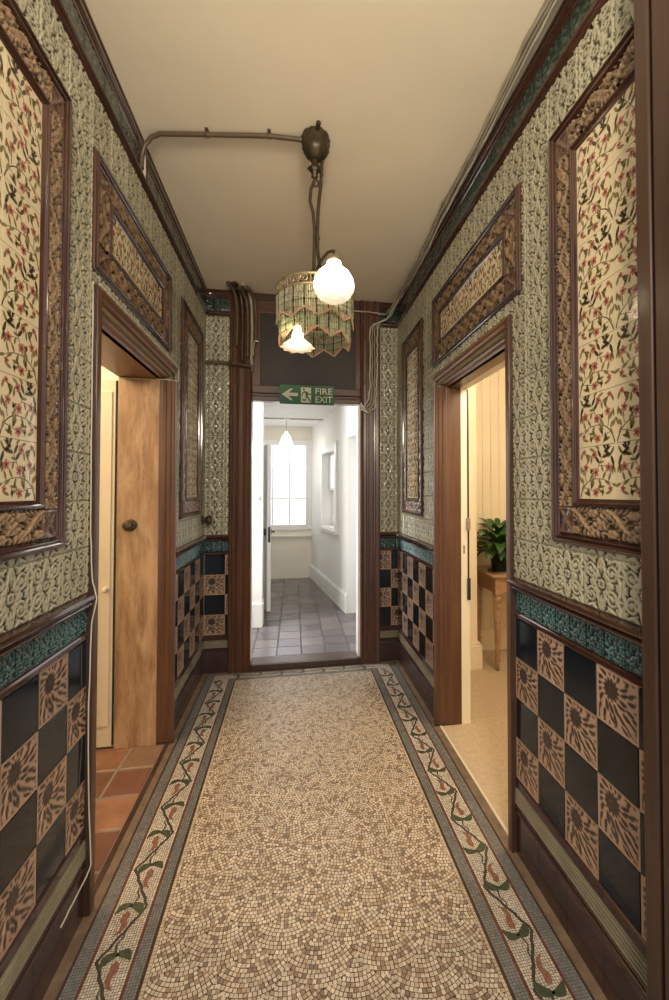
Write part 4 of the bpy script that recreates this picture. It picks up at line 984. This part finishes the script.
def fringe(name, r, ztop, amp, lo, ncol, phase, colour):
    mb = MB()
    for k in range(ncol):
        a = 2 * PI * k / ncol; tri = abs(((k / ncol * 9 + phase) % 1) * 2 - 1); zb = lo - amp * tri
        z = ztop; x, y = rx + r * math.cos(a), ry + r * math.sin(a)
        # bugle beads: tan near the zigzag hem, green above
        while z > zb + .004:
            ln = min(.030, z - zb); near = (z - zb) < .024
            g = rnd.uniform(.75, 1.2)
            if near: c = (.62 * g, .40 * g, .27 * g)
            elif k % 7 == 0: c = (.10, .075, .045)
            else: c = tuple(v * g for v in colour)
            mb.lathe([(.0010, z - ln + .001), (.0021, z - ln + .002), (.0021, z - .002), (.0010, z - .001)], (x, y, 0), 5, cap=False, smooth=True)
            mb.c += [c] * 20; z -= ln
        mb.lathe([(0, zb - .006), (.0036, zb - .002), (.0036, zb + .002), (0, zb + .004)], (x, y, 0), 5, cap=False); mb.c += [(.66, .45, .32)] * 20
    o = mb.build(name, M['bead'], root); return o
fringe('upper_bead_fringe', RR, RZ0, .034, 2.124, 150, .2, (.56, .55, .39))
fringe('lower_bead_fringe', RR - .012, 2.137, .036, 2.052, 140, .7, (.46, .49, .32))
mb = MB(); mb.lathe([(RR - .010, 2.133), (RR - .006, 2.135), (RR - .006, 2.139), (RR - .010, 2.141)], (rx, ry, 0), 48, cap=False); mb.build('fringe_ring', M['brass'], root)
# globe
gx_, gy_, gz_ = .158, 1.640, 2.170
mb = MB(); mb.tube([(rx, ry, 2.340), (rx + .02, ry - .10, 2.345), (rx + .04, ry - .20, 2.325), (gx_, gy_ + .01, 2.305), (gx_, gy_, 2.265)], .006, 8); ARM = mb.build('arm', M['iron'], root)
gs = .765; GSEG = 120
GP = [(.020, .118), (.034, .112), (.038, .098), (.036, .088), (.050, .078), (.076, .056), (.094, .024), (.099, -.004), (.095, -.034), (.082, -.058), (.060, -.076), (.032, -.088), (0, -.092)]
GP = [GP[0]] + [(GP[i][0] + (GP[i + 1][0] - GP[i][0]) * t / 4, GP[i][1] + (GP[i + 1][1] - GP[i][1]) * t / 4) for i in range(len(GP) - 1) for t in (1, 2, 3, 4)]
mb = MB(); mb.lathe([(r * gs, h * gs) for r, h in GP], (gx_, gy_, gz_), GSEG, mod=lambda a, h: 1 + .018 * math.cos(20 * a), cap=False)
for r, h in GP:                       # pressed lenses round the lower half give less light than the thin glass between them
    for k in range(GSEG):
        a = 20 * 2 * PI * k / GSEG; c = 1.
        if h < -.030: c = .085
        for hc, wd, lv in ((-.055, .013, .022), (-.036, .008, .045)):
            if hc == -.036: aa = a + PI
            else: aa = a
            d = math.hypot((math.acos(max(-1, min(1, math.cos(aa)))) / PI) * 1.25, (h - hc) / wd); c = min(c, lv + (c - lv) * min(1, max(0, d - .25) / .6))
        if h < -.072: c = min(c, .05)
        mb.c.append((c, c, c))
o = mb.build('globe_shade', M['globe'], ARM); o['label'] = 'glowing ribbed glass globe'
mb = MB(); mb.lathe([(.018, .082), (.026, .084), (.026, .096), (.016, .106), (.009, .114), (0, .115)], (gx_, gy_, gz_), 20, cap=False); mb.build('lamp_holder', M['brass'], ARM)
bx_, by_ = .024, 1.80
mb = MB(); mb.tube([(rx - .005, ry, 2.30), (rx - .04, ry - .015, 2.22), (bx_, by_, 2.095)], .005, 8); mb.lathe([(.012, 2.065), (.015, 2.09), (.015, 2.092), (.008, 2.12)], (bx_, by_, 0), 14); ROD = mb.build('drop_rod', M['iron'], root)
mb = MB(); mb.lathe([(0, 2.066), (.012, 2.060), (.014, 2.046), (.021, 2.028), (.021, 2.016), (.014, 2.004), (0, 1.999)], (bx_, by_, 0), 20, cap=False); mb.build('bulb', M['bulb'], ROD)
mb = MB(); mb.lathe([(.016, 2.014), (.026, 2.010), (.040, 1.998), (.052, 1.984), (.064, 1.974), (.063, 1.971), (.050, 1.980), (.038, 1.994), (.024, 2.006)], (bx_, by_, 0), 60, mod=lambda a, h: 1 + (.10 * math.cos(10 * a) if h < 1.99 else .02 * math.cos(10 * a)), cap=False); mb.build('frilled_shade', M['frill'], ROD)

# ------------------------------------------------------------------ FIRE EXIT sign
SGX0, SGX1, SGZ0, SGZ1 = -.100, .327, 2.070, 2.223
root = empty('fire_exit_sign', ((SGX0 + SGX1) / 2, YB - .040, SGZ0), 'green FIRE EXIT sign with white arrow and running figure above the end doorway', 'sign')
cxs, czs = (SGX0 + SGX1) / 2, (SGZ0 + SGZ1) / 2; SW, SH = SGX1 - SGX0, SGZ1 - SGZ0; TL = .0
def sg(u, v, d=0.):
    x = (u - .5) * SW; z = (v - .5) * SH; c, s = math.cos(TL), math.sin(TL); return (cxs + x * c - z * s, YB - .040 - d, czs + x * s + z * c)
mb = MB(); mb.box(SGX0, SGX1, YB - .040, YB - .0365, SGZ0, SGZ1, 0, .001); mb.build('board', M['signgreen'], root)
def decal(name, polys, m, d, par=None):
    mb = MB()
    for P in polys:
        n = len(P); V = [sg(u, v, d) for u, v in P] + [sg(u, v, 0) for u, v in P]
        mb.add(V, [tuple(range(n))] + [(i, (i + 1) % n, n + (i + 1) % n, n + i) for i in range(n)])
    return mb.build(name, M[m], par or root)
decal('arrow', [[(.04, .50), (.19, .80), (.245, .80), (.16, .585), (.33, .585), (.33, .415), (.16, .415), (.245, .20), (.19, .20)]], 'signwhite', .0012)
FP = decal('figure_panel', [[(.385, .10), (.57, .10), (.57, .88), (.385, .88)]], 'signwhite', .0012)
circ = lambda cu, cv, r: [(cu + r * math.cos(a * PI / 6), cv + r * SW / SH * math.sin(a * PI / 6)) for a in range(12)]
decal('running_figure', [circ(.437, .78, .020), [(.455, .70), (.50, .66), (.515, .40), (.475, .38)], [(.455, .70), (.47, .63), (.43, .58), (.405, .44), (.39, .46), (.412, .62)], [(.50, .66), (.535, .56), (.565, .58), (.568, .52), (.53, .48), (.495, .57)],
      [(.475, .40), (.505, .40), (.47, .27), (.41, .27), (.405, .20), (.485, .19)], [(.485, .40), (.515, .42), (.545, .30), (.565, .13), (.545, .12), (.52, .27)]], 'signgreen', .002, FP)
def text(body, u0, u1, v0, v1):
    c = bpy.data.curves.new('t', 'FONT'); c.body = body; c.extrude = .0; c.offset = .012
    o = bpy.data.objects.new('t', c); COL.objects.link(o); bpy.context.view_layer.update()
    me = bpy.data.meshes.new_from_object(o.evaluated_get(bpy.context.evaluated_depsgraph_get())); bpy.data.objects.remove(o)
    X = [v.co.x for v in me.vertices]; Z = [v.co.y for v in me.vertices]; ax, bx, az, bz = min(X), max(X), min(Z), max(Z)
    V = [((v.co.x - ax) / (bx - ax), (v.co.y - az) / (bz - az)) for v in me.vertices]; fs = [tuple(p.vertices) for p in me.polygons]
    mb = MB(); mb.add([sg(u0 + u * (u1 - u0), v0 + v * (v1 - v0), .0014) for u, v in V], fs); mb.build('lettering', M['signwhite'], root)
text('FIRE', .65, .965, .545, .87); text('EXIT', .65, .965, .12, .45)

# ------------------------------------------------------------------ cables, pipes and small fittings
R = random.Random(4)
def wig(pts, a, seg=6, R=R):
    out = []
    for i in range(len(pts) - 1):
        for k in range(seg):
            t = k / seg; out.append(tuple(pts[i][j] + (pts[i + 1][j] - pts[i][j]) * t + (R.uniform(-a, a) if (i, k) != (0, 0) else 0) for j in range(3)))
    out.append(tuple(pts[-1])); return out
root = empty('cable_bundle', (XR, 2.2, 2.9), 'bundle of grey-beige cables along the right ceiling edge and down beside the end doorway', 'cables')
for k in range(6):
    o1 = .010 * (k % 3); o2 = .010 * (k // 3); sag = .012 * math.sin(k)
    x0 = XR - .047 - o1 * 1.2; z0 = 2.930 - o2 * 1.1
    P = [(x0, Y0, z0), (x0 + sag * .4, 1.0, z0 - .008 * (k % 2)), (x0 - .005, 1.35, z0), (x0 + .004, 1.8, z0 - .012), (x0, 2.2, z0 - .02 * (k % 2)), (x0 + .004, 2.7, z0 - .03 - .006 * k), (x0 - .01, 3.15, z0 - .05 - .004 * k)]
    if k < 4: P += [(.78 - .012 * k, 3.40, 2.80 - .01 * k), (.700 - .018 * k, YB - .045, 2.765 - .008 * k), (.676 - .020 * k, YB - .048, 2.70), (.676 - .02 * k, YB - .050, 2.45), (.668 - .018 * k, YB - .050, 2.20), (.660 - .02 * k, YB - .050, 2.06 + .02 * k), (.600 - .012 * k, YB - .052, 2.02 + .012 * k), (.545, YB - .040, 2.05 + .016 * k)]
    else: P += [(.74, 3.42, 2.815), (.60, YB - .04, 2.845), (.40, YB - .03, 2.850), (.2, YB - .028, 2.852)]
    mb = MB(); mb.tube(wig(P, .0035), .0055, 6); mb.build('cable', M['greycable'] if k % 3 else M['whitecable'], root)
mb = MB(); mb.box(XR - .075, XR - .030, 1.08, 1.11, 2.905, 2.944, 0, .003); mb.build('junction_box', M['whitecable'], root)
tag(MB and (lambda mb: (mb.tube(wig([(.560, YB - .030, 2.78), (.590, YB - .045, 2.60), (.600, YB - .05, 2.40), (.575, YB - .05, 2.27), (.545, YB - .035, 2.225)], .004), .004, 6), mb.build('loose_cable', M['pipe']))[1])(MB()), 'single brown cable looping down the right upright of the end doorway', 'cable')
# old pipes hanging at the top of the left upright of the end doorway
root = empty('pipe_cluster', (-.36, YB - .05, 2.6), 'cluster of old brown and grey pipe ends above the left upright of the end doorway', 'pipes')
for x, r, zt, zb, m in ((-.425, .013, 2.93, 2.50, 'pipe'), (-.385, .016, 2.935, 2.38, 'iron'), (-.345, .012, 2.90, 2.42, 'pipe'), (-.315, .012, 2.93, 2.36, 'greycable'), (-.285, .012, 2.90, 2.55, 'pipe')):
    mb = MB(); mb.tube([(x - .05, YB - .17, zt + .003), (x - .03, YB - .11, zt), (x - .01, YB - .07, zt - .04), (x, YB - .052, zt - .12), (x + .004, YB - .050, (zt + zb) / 2), (x, YB - .050, zb)], [r * 1.25, r * 1.15, r, r, r, r * .9], 10); mb.build('pipe', M[m], root)
mb = MB(); mb.tube([(-.262, YB - .05, 2.548), (-.292, YB - .055, 2.545), (-.298, YB - .055, 2.50), (-.300, YB - .055, 2.43)], .007, 8); mb.tube([(-.31, YB - .055, 2.42), (-.30, YB - .06, 2.36), (-.315, YB - .06, 2.31)], .006, 8); mb.build('hook', M['steel'], root)
mb = MB(); mb.tube([(XL + .004, YB - .026, 2.372), (-.52, YB - .026, 2.372), (-.487, YB - .030, 2.370), (-.47, YB - .052, 2.368), (-.30, YB - .054, 2.345)], .013, 10); mb.lathe([(.018, -.010), (.018, .010)], (-.45, YB - .052, 2.366), 12, axis='x')
tag(mb.build('wall_pipe', M['pipe']), 'brown pipe running level from the left corner across the left upright of the end doorway', 'pipe')
mb = MB(); kc = mapL(3.44, 1.176, 0)
mb.lathe([(0, 0), (.034, 0), (.036, .008), (.020, .014), (.016, .024), (.026, .034), (.036, .050), (.034, .064), (.020, .074), (0, .077)], (XL + .003, 3.40, 1.172), 24, axis='x'); tag(mb.build('round_wall_stop', M['darkwood']), 'dark round wooden knob on the left wall at the far corner above the dado', 'knob')
mb = MB(); zz = 2.085; q = .039
W_ = [(XL + .010, 1.592, 2.09), (XL + .012, 1.588, 1.8), (XL + .012, 1.590, 1.3), (XL + .020, 1.588, 1.10), (XL + .036, 1.586, 1.03), (XL + .020, 1.588, .95), (XL + .014, 1.589, .6), (XL + .020, 1.588, .34), (XL + .030, 1.585, .17), (XL + .030, 1.56, .16), (XL + .030, 1.46, .155), (XL + .030, 1.40, .15)]
mb.tube(wig(W_, .0010, 4), .0022, 7); tag(mb.build('telephone_wire', M['whitecable']), 'thin pale wire tacked down the near side of the left doorway to the skirting', 'wire')
mb = MB(); W_ = [(XL + .028, 1.60, 2.084), (XL + .028, 1.9, 2.086), (XL + .028, 2.3, 2.085), (XL + .028, 2.575, 2.084), (XL + .030, 2.612, 2.07), (XL + .030, 2.610, 2.03), (XL + .030, 2.598, 2.005), (XL - .03, 2.572, 2.006), (XL - .08, 2.571, 2.004), (XL - .20, 2.571, 2.003), (XLo + .02, 2.571, 2.004)]
mb.tube(wig(W_, .0010, 4), .0024, 7); tag(mb.build('door_wire', M['whitecable']), 'thin pale wire run along the head of the left doorway and round its inner corner', 'wire')

# ------------------------------------------------------------------ light
w = bpy.data.worlds.new('world'); SC.world = w; w.use_nodes = True
bg = w.node_tree.nodes['Background']; bg.inputs[0].default_value = (.95, .97, 1.0, 1); bg.inputs[1].default_value = .42
def area(name, loc, rot, sx, sy, energy, color):
    l = bpy.data.lights.new(name, 'AREA'); l.shape = 'RECTANGLE'; l.size = sx; l.size_y = sy; l.energy = energy; l.color = color
    o = bpy.data.objects.new(name, l); COL.objects.link(o); o.location = loc; o.rotation_euler = rot; return o
def point(name, loc, energy, color, r=.06):
    l = bpy.data.lights.new(name, 'POINT'); l.energy = energy; l.color = color; l.shadow_soft_size = r
    o = bpy.data.objects.new(name, l); COL.objects.link(o); o.location = loc; return o
point('room_lamp_right', (1.45, 1.9, 2.35), 26, (1., .86, .66), .22)
point('room_lamp_left', (-1.7, 2.0, 2.3), 22, (1., .84, .62), .15)
point('passage_lamp', (-.091, 5.99, 1.95), 3.2, (1., .95, .87), .05)
point('hall_fill', (.1, -.7, 2.35), 92, (1., .86, .66), .22)  # added fill light behind the camera, brightens the corridor from the front
area('passage_fill', (-1.2, 3.95, 1.6), (0, math.radians(-90), 0), 1.6, .6, 30, (.90, .95, 1.))  # added area light out of view at the left, brightens the passage
